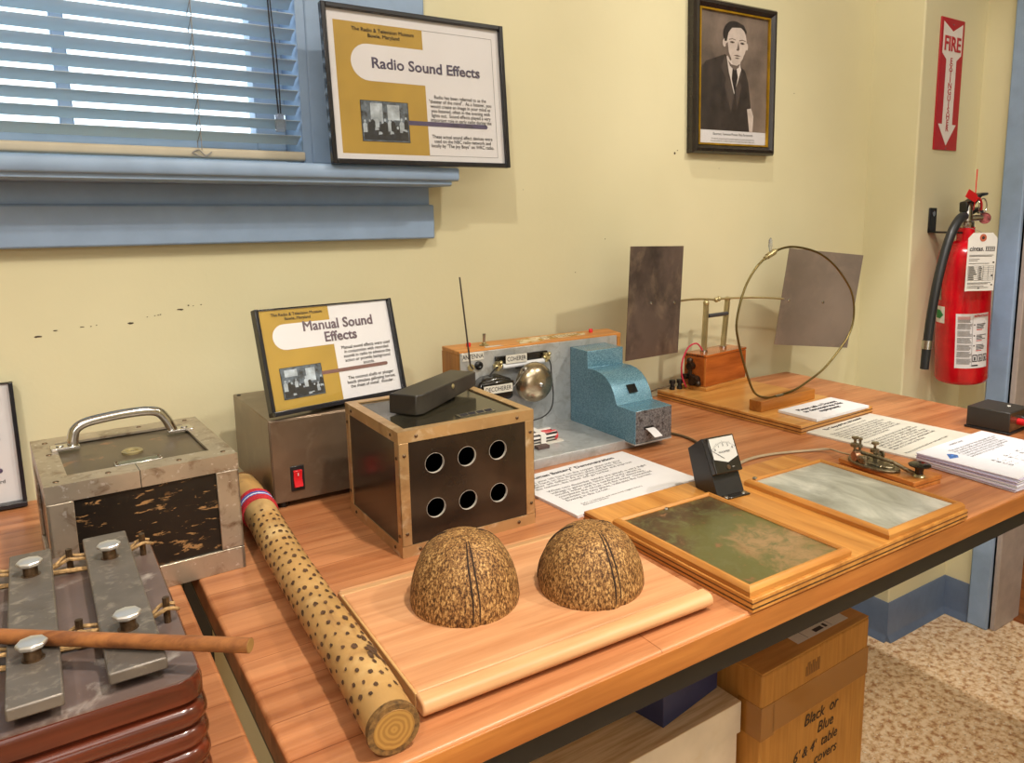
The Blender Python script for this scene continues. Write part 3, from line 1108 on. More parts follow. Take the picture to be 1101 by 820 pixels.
    for x, z in ((.029, .0625), (.028, .012), (.027, .033), (-.005, .005)):
        b.box(x, x+0.004, -0.0011, -0.0006, z, z+0.003)
    b.build('tag_lines', M_ink, tg, smooth=0)
    MB().tube(smoothpath([(0, -0.001, 0.119), (0.002, 0.012, 0.132), (0.010, 0.090, 0.146)], 5), 0.0007, 6).build('tag_string', M_cord, tg)
    # wall bracket
    wbk = thing('wall_bracket', 'black steel bracket screwed to the narrow wall behind the extinguisher', 'bracket', (1.796, AY, 1.055))
    b = MB()
    b.box(-0.016, 0.016, -0.004, 0, -0.005, 0.052)
    b.box(-0.016, 0.016, -0.086, -0.0, -0.008, -0.004)
    b.box(0.004, 0.016, -0.086, -0.082, -0.008, 0.018)
    b.build('bracket_plate', M_black, wbk, 0.002)
    MB().cyl((0, -0.006, 0.038), (0, -0.003, 0.038), 0.006, 14).build('screw', M_steel, wbk)


extinguisher()

# ------------------------------------------------------------------ objects on the left table
M_nickel = worn('worn_nickel', S(190, 178, 160), S(128, 104, 82), 45, 0.52, 0.7, 0.34, 0.75, second=(S(212, 206, 198), 160, 0.62, 0.68))
M_blackscr = worn('scratched_black', S(26, 22, 18), S(150, 114, 74), 150, 0.585, 0.625, 0.32, stretch=(0.35, 1, 1.3), second=(S(104, 74, 44), 34, 0.64, 0.70))
M_lidpanel = worn('worn_lid_panel', S(96, 84, 66), S(168, 118, 82), 26, 0.6, 0.72, 0.36, 0.25, second=(S(50, 44, 38), 18, 0.6, 0.75))
TZ = 0.74


def chest():
    W, D, H = 0.1615, 0.1831, 0.1225
    t = thing('metal_chest', 'nickel edged black chest with a curved chrome handle standing across both tables', 'chest', (0.0685, 0.9057, TZ), rad(2.69))
    x0, x1, y0, y1 = -W/2, W/2, -D/2, D/2
    box('body', (x0+0.003, x1-0.003, y0+0.003, y1-0.003, 0, H-0.006), M_blackscr, t)
    b = MB()
    lh = 0.0165
    hz = H-0.0025
    b.box(x0, x1, y0, y0+0.003, H-lh, hz)
    b.box(x0, x1, y1-0.003, y1, H-lh, hz)
    b.box(x0, x0+0.003, y0+0.003, y1-0.003, H-lh, hz)
    b.box(x1-0.003, x1, y0+0.003, y1-0.003, H-lh, hz)
    b.box(x0, x1, y0, y0+0.028, H-0.0025, H)
    b.box(x0, x1, y1-0.028, y1, H-0.0025, H)
    b.box(x0, x0+0.020, y0+0.028, y1-0.028, H-0.0025, H)
    b.box(x1-0.020, x1, y0+0.028, y1-0.028, H-0.0025, H)
    lid = b.build('lid_frame', M_nickel, t)
    box('seam', (-0.006, -0.0053, y0-0.0002, y0+0.028, H-lh, H+0.0001), M_black, lid, smooth=0)
    box('lid_panel', (x0+0.019, x1-0.019, y0+0.027, y1-0.027, H-0.006, H-0.0035), M_lidpanel, t)
    zt = H-lh-0.0005
    for sx in (-1, 1):
        for sy in (-1, 1):
            b = MB()
            xa, xb = (x0, x0+0.021) if sx < 0 else (x1-0.021, x1)
            ya, yb = (y0, y0+0.003) if sy < 0 else (y1-0.003, y1)
            b.box(xa, xb, ya, yb, 0.024, zt)
            xa, xb = (x0, x0+0.003) if sx < 0 else (x1-0.003, x1)
            ya, yb = (y0, y0+0.021) if sy < 0 else (y1-0.021, y1)
            b.box(xa, xb, ya, yb, 0.024, zt)
            b.build('corner_post', M_nickel, t, 0.0006)
    b = MB()
    b.box(x0, x1, y0, y0+0.0035, 0, 0.0235)
    b.box(x0, x1, y1-0.0035, y1, 0, 0.0235)
    b.box(x0, x0+0.0035, y0, y1, 0, 0.0235)
    b.box(x1-0.0035, x1, y0, y1, 0, 0.0235)
    b.build('base_band', M_nickel, t, 0.0006)
    for i, (x, y) in enumerate(((x0+.010, y0+.012), (x0+.012, y1-.02), (x1-.010, y0+.014), (x1-.014, y1-.012), (x0+.012, 0.02), (0.03, y0+.012), (-0.03, y0+.012), (0.02, y1-.010))):
        MB().lathe([(0.0026, 0), (0.0022, 0.0007), (0, 0.0010)], (x, y, H), 10).build('rivet', M_rivet, t)
    # handle
    hp = [(-0.0465, 0.037, H+0.002), (-0.0460, 0.037, H+0.009), (-0.0430, 0.037, H+0.0185), (-0.034, 0.037, H+0.0240), (-0.018, 0.037, H+0.0265), (0.004, 0.037, H+0.0278), (0.024, 0.037, H+0.0272), (0.035, 0.037, H+0.0235), (0.0415, 0.037, H+0.0145), (0.0450, 0.037, H+0.006), (0.0465, 0.037, H+0.002)]
    hd = MB().tube(smoothpath(hp, 5), 0.0052, 14).build('handle', M_chrome, t)
    for sx in (-1, 1):
        b = MB()
        b.box(min(sx*0.041, sx*0.066), max(sx*0.041, sx*0.066), 0.028, 0.046, H, H+0.0032)
        b.cyl((sx*0.058, 0.037, H+0.003), (sx*0.058, 0.037, H+0.0042), 0.0036, 12)
        b.build('handle_foot', M_chrome, t, 0.0012)
    MB().lathe([(0.0055, 0), (0.0095, 0), (0.0098, 0.002), (0.0080, 0.0034), (0.0058, 0.002), (0.0055, 0)], (0.000, -0.0095, H-0.0035), 24, cap=False).build('grommet', M_brass, t)
    MB().cyl((0.0, -0.0095, H-0.0035), (0, -0.0095, H-0.0030), 0.0056, 18).build('grommet_hole', M_black, t)
    np_ = MB().box(-0.021, 0.021, -0.053, -0.040, H-0.0035, H-0.0022, ).build('nameplate', M_steel, t, 0.0005)
    box('nameplate_field', (-0.017, 0.017, -0.0505, -0.0425, H-0.0022, H-0.0019), plain('plate_green_grey', S(120, 124, 104), 0.4, 0.4, var=0.2, scale=200), np_)
    for x in (-0.0185, 0.0185):
        for y in (-0.051, -0.042):
            MB().ball((x, y, H-0.0022), 0.0011, seg=8).build('pin', M_rivet, np_)


chest()


def chimes():
    z1 = 0.0975
    X1, X0, Y0, Y1 = 0.060, -0.150, 0.461, 0.700
    cx, cy = (X0+X1)/2, (Y0+Y1)/2
    W, D = X1-X0, Y1-Y0
    t = thing('chime_instrument', 'four bar dinner chime instrument with ribbed reddish wooden sides', 'chimes', (cx, cy, TZ))
    # ribbed box
    M_rib = wood('rosewood', S(112, 48, 28), S(54, 24, 14), 'X', 60, 0.22, ring=0.4, coat=0.4)
    prof = [(-0.004, 0.0)]
    z = 0.0
    while z < 0.078:
        for a in range(1, 8):
            th = PI*a/8
            prof.append((-0.0035+0.005*math.sin(th), z+0.0135*(1-math.cos(th))/2))
        prof.append((-0.0035, z+0.0135))
        z += 0.0135
    prof += [(-0.0015, 0.0835), (0.000, 0.0845), (0.000, z1-0.004), (-0.0012, z1-0.0008), (-0.003, z1)]
    b = MB()
    rings = []
    for off, zz in prof:
        rings.append([b.b.verts.new((u, v, zz)) for u, v in rrect(W+2*off, D+2*off, 0.014+off, 6)])
    n = len(rings[0])
    for A, B in zip(rings, rings[1:]):
        for k in range(n):
            b.b.faces.new((A[k], A[(k+1) % n], B[(k+1) % n], B[k]))
    b.b.faces.new(rings[0][::-1])
    b.b.faces.new(rings[-1])
    b.build('ribbed_body', M_rib, t, smooth=35)
    M_top = worn('aged_dark_top', S(118, 100, 94), S(180, 168, 158), 40, 0.56, 0.72, 0.3, 0.2, second=(S(70, 46, 38), 14, 0.55, 0.75))
    MB().prism(rrect(W-0.004, D-0.004, 0.0125, 6), z1-0.0005, z1+0.0006, 'Z').build('top_plate', M_top, t)
    M_bar = worn('chime_bar_steel', S(116, 108, 100), S(156, 146, 132), 90, 0.54, 0.70, 0.4, 0.45, second=(S(92, 84, 76), 22, 0.6, 0.72))
    M_bolt = plain('bolt_nickel', S(226, 224, 220), 0.3, 0.75, var=0.05)
    zt = 0.1120
    for i, (xa, xb, ya, yb) in enumerate(((-0.1220, -0.0945, .459, .680), (-0.0770, -0.0500, .461, .683), (-0.0320, -0.0065, .4635, .6855), (0.0137, 0.0427, .4690, .6910))):
        xa, xb, ya, yb = xa-cx, xb-cx, ya-cy, yb-cy
        br = MB().box(xa, xb, ya, yb, zt-0.0075, zt).build('chime_bar', M_bar, t, 0.0012)
        box('resonator_slot', (xa+0.004, xb-0.002, ya+0.014 if ya+cy+0.004 > Y0 else ya+0.014, yb-0.02, z1+0.0006, z1+0.0012), M_black, t, smooth=0)
        for yy in (0.512 + (0.006 if i == 3 else 0), 0.640):
            xm = (xa+xb)/2
            ym = yy-cy
            b = MB()
            b.lathe([(0.0058, 0), (0.0058, 0.0003)], (xm, ym, zt), 18)
            b.build('bolt_hole', M_rivet, br)
            b = MB()
            b.lathe([(0.0044, z1), (0.0044, zt+0.007), (0.0046, zt+0.007)], (xm, ym, 0), 14)
            b.build('bolt_shank', M_rivet, br, smooth=40)
            b = MB()
            b.lathe([(0.0046, 0), (0.0074, 0.0016), (0.0080, 0.0034), (0.0072, 0.0046), (0.0036, 0.0054), (0, 0.0056)], (xm, ym, zt+0.0062), 8)
            b.build('bolt_head', M_bolt, br, 0.0004, smooth=30)
    M_twine = plain('twine', S(176, 140, 92), 0.8, var=0.3, scale=300)
    px_ = [-0.1335, -0.0865, -0.0415, 0.0040, 0.0515]
    for yy in (0.665, 0.540):
        for xx in px_:
            MB().tube([(xx-cx, yy-cy, z1), (xx-cx, yy-cy, z1+0.018)], 0.0021, 8).build('guide_pin', M_rivet, t)
        b = MB()
        for s in (-1, 1):
            pts = []
            for xx in px_:
                pts.append((xx-cx-0.014, yy-cy+s*0.0012, z1+0.0062))
                pts.append((xx-cx-0.004, yy-cy+s*0.0042, z1+0.0105))
                pts.append((xx-cx, yy-cy+s*0.0040, z1+0.0118))
                pts.append((xx-cx+0.005, yy-cy+s*0.0040, z1+0.0105))
            if s < 0:
                pts.append((px_[-1]-cx+0.0065, yy-cy, z1+0.008))
            b.tube(smoothpath(pts, 4), 0.0013, 7)
        pts = []
        for xx in px_[:-1]:
            pts += [(xx-cx+0.006, yy-cy-0.006, z1+0.003), (xx-cx+0.018, yy-cy-0.009, z1+0.0030), (xx-cx+0.030, yy-cy-0.003, z1+0.0035)]
        b.tube(smoothpath(pts, 4), 0.0018, 7)
        b.build('twine', M_twine, t)


chimes()

sk = thing('wooden_mallet_stick', 'thin brown wooden rod lying across the bars of the chime instrument', 'stick', (0.082, 0.445, 0.8566))
M_rod = wood('rod_wood', S(164, 106, 60), S(116, 70, 42), 'X', 120, 0.4)
dv = Vector((-0.116, 0.097, 0.0)).normalized()
pts = [dv*(0.225*k/10) for k in range(11)]
MB().tube(pts, [0.0044]*11, 16).build('shaft', M_rod, sk)
MB().tube([dv*-0.0003, dv*0.0012], 0.0040, 16).build('cut_end', plain('rod_end', S(150, 112, 60), 0.6), sk)

# ------------------------------------------------------------------ rainstick
def rainstick():
    t = thing('rainstick', 'spotted cactus wood rainstick lying along the table edge with a woven band', 'rainstick', (0.1690, 0.4585, TZ+0.0188), -math.atan2(0.0235, 0.515))
    L = 0.560
    t.rotation_euler = (0, 0, -math.atan2(0.0235, 0.515))
    M_ca = worn('cactus_wood', S(188, 146, 88), S(140, 100, 58), 34, 0.55, 0.75, 0.5, stretch=(1, 0.35, 1), bump=0.3, second=(S(212, 178, 122), 14, 0.52, 0.7))
    M_spot = plain('cactus_scar', S(92, 64, 42), 0.7, var=0.3, scale=200)
    pts, rs = [], []
    q = random.Random(11)
    for k in range(29):
        u = k/28
        pts.append((0.0012*math.sin(3*u*PI), L*u, 0.0006*math.sin(5*u*PI)))
        rs.append(0.0176+0.0004*math.sin(9*u)+0.0002*q.uniform(-1, 1))
    MB().tube(pts, rs, 28).build('stick_body', M_ca, t, smooth=60)
    # spine scars in spiral rows, slightly raised
    b = MB()

    def dot(th, y, ra, rb, n=9, lift=0.0003, hole=False):
        k = min(27, int(y/L*28))
        c = Vector(pts[k])
        r = rs[k]+lift+0.0003
        P = []
        for i in range(n):
            a = 2*PI*i/n
            j = 1+q.uniform(-.25, .25)
            tt = th + ra*j*math.cos(a)/r
            P.append((c.x + r*math.sin(tt), y + rb*j*math.sin(a), c.z + r*math.cos(tt)))
        b.poly(P, [tuple(range(n))])
    rows = 11
    for i in range(rows):
        th0 = -1.9 + 3.8*i/(rows-1)
        y = 0.022 + (0.006 if i % 2 else 0)
        while y < 0.42:
            s = q.uniform(0.75, 1.55)
            dot(th0 + 0.25*(y-0.2)/0.4 + q.uniform(-.05, .05), y, 0.0015*s, 0.0026*s)
            y += q.uniform(0.0150, 0.0225)
    # burnt knot near the cut end
    for dy, th, a_, c_ in ((0.075, .55, .0035, .008), (0.083, .85, .002, .006), (0.066, .3, .002, .006), (0.095, .5, .002, .005), (0.06, .8, .0016, .005)):
        dot(th, dy, a_, c_, 12, 0.0005)
    b.build('scar_marks', M_spot, t, smooth=0)
    MB().lathe([(0.0140, 0), (0.0181, 0.0), (0.0185, 0.003), (0.0179, 0.006)], (pts[0][0], -0.0012, pts[0][2]), 28, (0, 1, 0)).build('bark_ring', plain('bark_brown', S(122, 88, 44), 0.8, var=0.3, scale=250, bump=0.4), t)
    t2 = NT('end_grain')
    wv = t2.n('ShaderNodeTexWave')
    wv.wave_type = 'RINGS'
    wv.rings_direction = 'Y'
    wv.inputs['Scale'].default_value = 90
    wv.inputs['Distortion'].default_value = 3
    t2.l(t2.obj(), wv.inputs['Vector'])
    t2.col(t2.ramp(wv.outputs['Fac'], [(0.2, S(150, 108, 50)), (0.8, S(172, 128, 62))]))
    t2.done(0.6)
    MB().lathe([(0, -0.0008), (0.0140, -0.0008), (0.0155, 0.0005), (0.0155, 0.003)], (pts[0][0], -0.0006, pts[0][2]), 28, (0, 1, 0)).build('end_plug', t2.m, t)
    mats = [plain('yarn_red', S(190, 40, 50), 0.8, var=0.2, scale=400, bump=0.4), plain('yarn_blue', S(74, 92, 170), 0.8, var=0.2, scale=400, bump=0.4), plain('yarn_white', S(222, 222, 226), 0.8, var=0.1, scale=400, bump=0.4)]
    b = MB()
    for k, mi in enumerate((0, 0, 0, 0, 1, 2, 1, 1, 0, 0, 0)):
        y = 0.455+0.0030*k
        b.mi = mi
        kk = int(y/L*28)
        rr = rs[kk]+0.0008
        b.tube([(pts[kk][0] + rr*math.cos(2*PI*i/28), y, pts[kk][2] + rr*math.sin(2*PI*i/28)) for i in range(28)], 0.0016, 6, closed=True)
    b.build('woven_band', mats, t)


rainstick()

# ------------------------------------------------------------------ board and coconut shells
bd = thing('wooden_board', 'pale wooden board with rounded end battens under the coconut shells', 'board', (0.3400, 0.5734, TZ), rad(-1.5))
M_ply = wood('pale_board', S(218, 162, 116), S(190, 130, 86), 'X', 85, 0.42, ring=0.10)
M_bat = wood('batten_maple', S(220, 176, 128), S(196, 146, 98), 'X', 60, 0.42, ring=0.12)
M_bat2 = wood('edge_maple', S(218, 176, 118), S(190, 142, 84), 'Y', 60, 0.42, ring=0.12)
box('panel', (-0.1385, 0.1365, -0.087, 0.1026, 0.0035, 0.0165), M_ply, bd, 0.002, seg=3)
prof = [(-0.1026, 0.010), (-0.1018, 0.0065), (-0.099, 0.0040), (-0.0875, 0.0035), (-0.0872, 0.0170), (-0.097, 0.0165), (-0.1005, 0.0150), (-0.1022, 0.0125)]
MB().prism(prof, -0.1400, 0.1412, 'X').build('batten', M_bat, bd, 0.0018, seg=3, smooth=50)
prof = [(0.1026, 0.010), (0.1018, 0.0065), (0.099, 0.0040), (0.1026-0.0145, 0.0035), (0.1026-0.0145, 0.0169), (0.097, 0.0165), (0.1005, 0.0150), (0.1022, 0.0125)]
MB().prism(prof[::-1], -0.1400, 0.1412, 'X').build('batten', M_bat, bd, 0.0018, seg=3, smooth=50)
MB().box(-0.1403, -0.1380, -0.088, 0.0885, 0.0035, 0.0167).build('edge_strip', M_bat2, bd, 0.001)
for x in (-0.12, 0.12):
    for y in (-0.085, 0.085):
        MB().cyl((x, y, 0), (x, y, 0.0042), 0.006, 12).build('foot_pad', M_black, bd)


def coconut(x, y, R, H, rz, label, seed):
    t = thing('coconut_shell', label, 'coconut shell', (x, y, TZ+0.0166), rz, 'coconut shell halves')
    q = random.Random(seed)
    M = bpy.data.materials.get('coconut_husk')
    if not M:
        n = NT('coconut_husk')
        # fibres run from rim to pole: use stretched noise on height
        v = n.obj((1, 1, 0.5))
        a = n.noise(v, 560, 7, 0.72, 0.2)
        b_ = n.noise(n.obj((1, 1, 0.5)), 150, 5, 0.65, 0.5)
        c = n.ramp(a, [(0.40, S(58, 36, 18)), (0.50, S(140, 98, 52)), (0.60, S(206, 166, 106))])
        k = n.ramp(b_, [(0.42, (0.62, 0.54, 0.46, 1)), (0.58, (1, 1, 1, 1))])
        c = n.mix(0.8, c, k, 'MULTIPLY')
        n.col(c)
        n.bump(a, 0.5, 0.0015)
        M = n.done(0.62, 0, 0.35)
    seg = 72
    prof = []
    for k in range(25):
        a = PI/2*k/24
        rr = R*(math.cos(a)**0.72)*(1.0 if k else 0.985)
        prof.append((rr, H*(math.sin(a)**1.06)))
    b = MB()
    b.lathe(prof, seg=seg)
    th0 = [0.0, 2.09, 4.19]
    for v in b.b.verts:
        r = math.hypot(v.co.x, v.co.y)
        if r < 1e-5:
            v.co.z -= 0.0012
            continue
        th = math.atan2(v.co.y, v.co.x)
        s = 1 + 0.020*math.sin(2*th+seed) + 0.012*math.sin(3*th+1.3*seed)
        for t0 in th0:
            d = (th-t0+PI) % (2*PI)-PI
            s += 0.030*math.exp(-(d/0.10)**2) - 0.030*math.exp(-((d-0.16)/0.035)**2) - 0.020*math.exp(-((d+0.15)/0.03)**2) - 0.03*math.exp(-((d-0.02)/0.022)**2)
        s += q.uniform(-.0025, .0025)
        v.co.x *= s
        v.co.y *= s
        v.co.z = v.co.z*(1+q.uniform(-.002, .002)) + 0.0015*math.sin(2*th+seed)*(r/R)*(v.co.z/H)
    b.build('husk', M, t, smooth=70)
    # seam grooves running from rim to crown
    M_g = bpy.data.materials.get('groove_dark') or plain('groove_dark', S(46, 28, 14), 0.8)
    for d in (0.03, 0.15, 2.09, 2.25, 4.19, 4.05):
        P = []
        for k in range(16):
            a = 0.05+1.30*k/15
            rr = R*(math.cos(a)**0.72)
            th = d + 0.02*math.sin(5*a+d)
            ss = 1 + 0.020*math.sin(2*th+seed) + 0.012*math.sin(3*th+1.3*seed)
            for t0 in th0:
                dd = (th-t0+PI) % (2*PI)-PI
                ss += 0.030*math.exp(-(dd/0.10)**2) - 0.030*math.exp(-((dd-0.16)/0.035)**2) - 0.020*math.exp(-((dd+0.15)/0.03)**2) - 0.03*math.exp(-((dd-0.02)/0.022)**2)
            zz = H*(math.sin(a)**1.06) + 0.0015*math.sin(2*th+seed)*(rr/R)*(math.sin(a)**1.06)
            P.append((rr*ss*math.cos(th), rr*ss*math.sin(th), zz+0.0001))
        MB().tube(P, [0.0005+0.0005*math.sin(PI*k/15) for k in range(16)], 6).build('seam', M_g, t)


coconut(0.2915, 0.5935, 0.0497, 0.0630, rad(-112), 'brown half coconut shell beside the rainstick, domed side up on the pale board', 1)
coconut(0.4005, 0.5505, 0.0508, 0.0570, rad(-104), 'brown half coconut shell beside the framed green plate, domed side up on the pale board', 2)


# ------------------------------------------------------------------ black box with six holes
def holed_box():
    W, D, H = 0.1639, 0.1640, 0.1376
    t = thing('holed_box', 'black box with brass edge strips and six round holes in its front', 'box', (0.3743, 0.8205, TZ), rad(-0.27))
    x0, x1, y0, y1 = -W/2, W/2, -D/2, D/2
    M_pan = worn('black_lacquer', S(40, 31, 24), S(92, 72, 52), 60, 0.68, 0.8, 0.2, second=(S(62, 46, 34), 8, 0.45, 0.75))
    M_str = worn('brass_edging', S(196, 160, 112), S(226, 206, 170), 40, 0.55, 0.72, 0.36, 0.55, second=(S(150, 112, 70), 18, 0.58, 0.74))
    M_ins = plain('dark_inside', S(16, 14, 12), 0.8)
    th = 0.0032
    # front with six round holes
    cols_, rows_ = (-0.0418, -0.0036, 0.0350), (0.0475, 0.0975)
    R = 0.0108
    b = MB()
    xs = [x0+0.002, (cols_[0]+cols_[1])/2, (cols_[1]+cols_[2])/2, x1-0.002]
    zs = [0.002, (rows_[0]+rows_[1])/2, H-0.003]
    N = 40
    for i, cxx in enumerate(cols_):
        for j, czz in enumerate(rows_):
            xa, xb, za, zb = xs[i], xs[i+1], zs[j], zs[j+1]
            outer, inner = [], []
            for k in range(N):
                a = 2*PI*(k+0.5)/N
                dx, dz = math.cos(a), math.sin(a)
                s = min(((xb if dx > 0 else xa)-cxx)/dx if abs(dx) > 1e-6 else 9, ((zb if dz > 0 else za)-czz)/dz if abs(dz) > 1e-6 else 9)
                outer.append((cxx+dx*s, czz+dz*s))
                inner.append((cxx+dx*R, czz+dz*R))
            for yy, flip in ((y0+0.001, 0), (y0+0.001+th, 1)):
                P = [(u, yy, v) for u, v in outer+inner]
                fs = []
                for k in range(N):
                    k2 = (k+1) % N
                    fs.append((k, k2, N+k2, N+k))
                # corner fillers
                vs = b.poly(P, fs)
                for cxn, czn in ((xa, za), (xb, za), (xb, zb), (xa, zb)):
                    best = sorted(range(N), key=lambda k: (outer[k][0]-cxn)**2+(outer[k][1]-czn)**2)[:2]
                    b.poly([(cxn, yy, czn), (outer[best[0]][0], yy, outer[best[0]][1]), (outer[best[1]][0], yy, outer[best[1]][1])], [(0, 1, 2)])
    fp = b.build('front_panel', M_pan, t, smooth=0)
    M_rim = plain('hole_edge_pale', S(186, 180, 170), 0.5, var=0.06)
    for cxx in cols_:
        for czz in rows_:
            MB().lathe([(R, 0), (R+0.0003, 0), (R+0.0003, th), (R, th)], (cxx, y0+0.0008, czz), 40, (0, 1, 0), False).build('hole_rim', M_rim, fp, smooth=40)
    th = 0.006
    for nm, d in (('side_panel', (x0+0.001, x0+th, y0+th, y1-0.001, 0.001, H-0.002)), ('side_panel', (x1-th, x1-0.001, y0+th, y1-0.001, 0.001, H-0.002)), ('back_panel', (x0+th, x1-th, y1-th, y1-0.001, 0.001, H-0.002)),
                  ('bottom_panel', (x0+th, x1-th, y0+0.008, y1-th, 0.0, 0.006))):
        box(nm, d, M_pan, t)
    box('inner_shelf', (x0+th, x1-th, y0+0.03, y1-th, 0.058, 0.062), M_ins, t)
    box('top_panel', (x0+0.002, x1-0.002, y0+0.002, y1-0.002, H-0.005, H-0.0018), worn('black_polished_top', S(58, 54, 42), S(120, 112, 84), 30, 0.6, 0.78, 0.12, second=(S(34, 31, 26), 14, 0.5, 0.7)), t)
    s = 0.0112
    e = 0.0014

    def band(name, z0, z1, top):
        b = MB()
        zt = z1-e if top else z1
        b.box(x0, x1, y0, y0+e, z0, zt)
        b.box(x0, x1, y1-e, y1, z0, zt)
        b.box(x0, x0+e, y0+e, y1-e, z0, zt)
        b.box(x1-e, x1, y0+e, y1-e, z0, zt)
        if top:
            b.box(x0, x1, y0, y0+s, z1-e, z1)
            b.box(x0, x1, y1-s, y1, z1-e, z1)
            b.box(x0, x0+s, y0+s, y1-s, z1-e, z1)
            b.box(x1-s, x1, y0+s, y1-s, z1-e, z1)
        return b.build(name, M_str, t)
    band('top_edging', H-0.0125, H, True)
    band('base_edging', 0, 0.0125, False)
    for sx in (-1, 1):
        for sy in (-1, 1):
            b = MB()
            xa, xb = (x0, x0+s) if sx < 0 else (x1-s, x1)
            ya, yb = (y0, y0+e) if sy < 0 else (y1-e, y1)
            b.box(xa, xb, ya, yb, 0.0128, H-0.0128)
            xa, xb = (x0, x0+e) if sx < 0 else (x1-e, x1)
            ya, yb = (y0, y0+s) if sy < 0 else (y1-s, y1)
            b.box(xa, xb, ya, yb, 0.0128, H-0.0128)
            b.build('corner_edging', M_str, t, 0.0004)
    rv = []
    for z in (0.0065, H-0.0065):
        for x in (x0+0.020, x1-0.022):
            rv.append(((x, y0-0.0003, z), (0, -1, 0)))
        for y in (y0+0.020, y1-0.022):
            rv.append(((x0-0.0003, y, z), (-1, 0, 0)))
    for z in (0.026, H-0.026):
        rv.append(((x0+0.006, y0-0.0003, z), (0, -1, 0)))
        rv.append(((x1-0.005, y0-0.0003, z), (0, -1, 0)))
        rv.append(((x0-0.0003, y0+0.006, z-0.003), (-1, 0, 0)))
        rv.append(((x0-0.0003, y1-0.006, z+0.003), (-1, 0, 0)))
    for p, a in rv:
        MB().lathe([(0.0019, -0.0004), (0.0019, 0.0004), (0.0012, 0.0010), (0, 0.0012)], p, 12, a).build('rivet', M_rivet, t)
    MB().box(x1-0.001, x1+0.0035, y0+0.004, y0+0.012, 0.004, 0.016).build('catch', M_rivet, t, 0.001)
    # label plate on lid
    npl = MB().box(-0.004, 0.042, -0.0600, -0.0475, H-0.0019, H-0.0009, Matrix.Rotation(rad(4), 4, 'Z')).build('nameplate', M_steel, t)
    b = MB()
    for k in range(3):
        for j in range(4):
            x = -0.0015+0.0108*j+0.001*k
            y = -0.0582+0.0034*k
            b.box(x, x+0.0090, y, y+0.0020, H-0.0009, H-0.0006, Matrix.Rotation(rad(4), 4, 'Z'))
    b.build('nameplate_marks', M_ink, npl, smooth=0)


holed_box()
wd = thing('wooden_wedge', 'black tapered wooden block lying on the lid of the six-hole box', 'block', (0.3265, 0.8030, TZ+0.1378), rad(34))
M_wedge = worn('black_worn_wood', S(42, 38, 34), S(150, 112, 70), 26, 0.66, 0.78, 0.38, stretch=(0.3, 1, 1), second=(S(66, 62, 54), 9, 0.5, 0.75))
L_, W_ = 0.134, 0.040
b = MB()
hw = W_/2
b.poly([(0.000, -hw+0.005, 0.000), (0.0, hw, 0.0), (L_, hw*0.92, 0.006), (L_, -hw*0.92, 0.006), (0.008, -hw, 0.0),
        (0.001, -hw+0.005, 0.0225), (0.001, hw, 0.0225), (L_, hw*0.92, 0.0245), (L_, -hw*0.92, 0.0245), (0.009, -hw, 0.0230)],
       [(0, 1, 2, 3, 4), (9, 8, 7, 6, 5), (0, 5, 6, 1), (1, 6, 7, 2), (2, 7, 8, 3), (3, 8, 9, 4), (4, 9, 5, 0)])
b.build('wedge_body', M_wedge, wd, 0.0012)
MB().lathe([(0.0030, -0.001), (0.0030, 0.0006), (0.0018, 0.0014), (0, 0.0016)], (0.075, -hw*0.955, 0.0180), 14, (0, -1, 0)).build('screw', M_brass, wd)
MB().cyl((L_*0.75, 0.0, -0.0008), (L_*0.75, 0.0, 0.008), 0.006, 12).build('spacer', M_black, wd)


# ------------------------------------------------------------------ brown metal box
def brown_box():
    W, D, H = 0.180, 0.1803, 0.1135
    t = thing('metal_case', 'plain bronze metal case with a red rocker switch by the wall', 'box', (0.3057, 1.0500, TZ), rad(0.87))
    x0, x1, y0, y1 = -W/2, W/2, -D/2, D/2
    M_bz = worn('bronze_enamel', S(126, 106, 86), S(142, 124, 104), 30, 0.5, 0.8, 0.28, 0.55)
    b = MB()
    b.box(x0, x1, y0+0.0015, y1, 0.0085, H)
    b.build('cover', M_bz, t, 0.0012)
    box('front_panel', (x0+0.0015, x1-0.0015, y0, y0+0.004, 0.0085, H-0.0015), M_bz, t, 0.0006)
    for sx in (-1, 1):
        for sy in (-1, 1):
            MB().lathe([(0.007, 0), (0.0075, 0.0025), (0.006, 0.0085)], (sx*(W/2-0.014), sy*(D/2-0.014), 0), 16).build('rubber_foot', M_black, t)
    sw = MB().box(-0.0685, -0.0520, y0-0.0015, y0+0.001, 0.0205, 0.0525).build('switch_bezel', M_blackplastic, t, 0.0008)
    b = MB()
    b.prism([(y0-0.0008, 0.0255), (y0-0.0062, 0.0265), (y0-0.0022, 0.0365), (y0-0.0045, 0.0465), (y0-0.0008, 0.0475)], -0.0655, -0.0550, 'X')
    b.build('rocker', M_red, sw, 0.0005)
    box('rocker_mark', (-0.0607, -0.0598, y0-0.0047, y0-0.0038, 0.0405, 0.0440), M_white, sw)
    for x, y in ((x0+0.005, y1-0.012), (x1-0.005, y1-0.012)):
        MB().lathe([(0.0028, 0), (0.0024, 0.0010), (0, 0.0016)], (x, y, H), 12).build('screw', M_black, t)


brown_box()


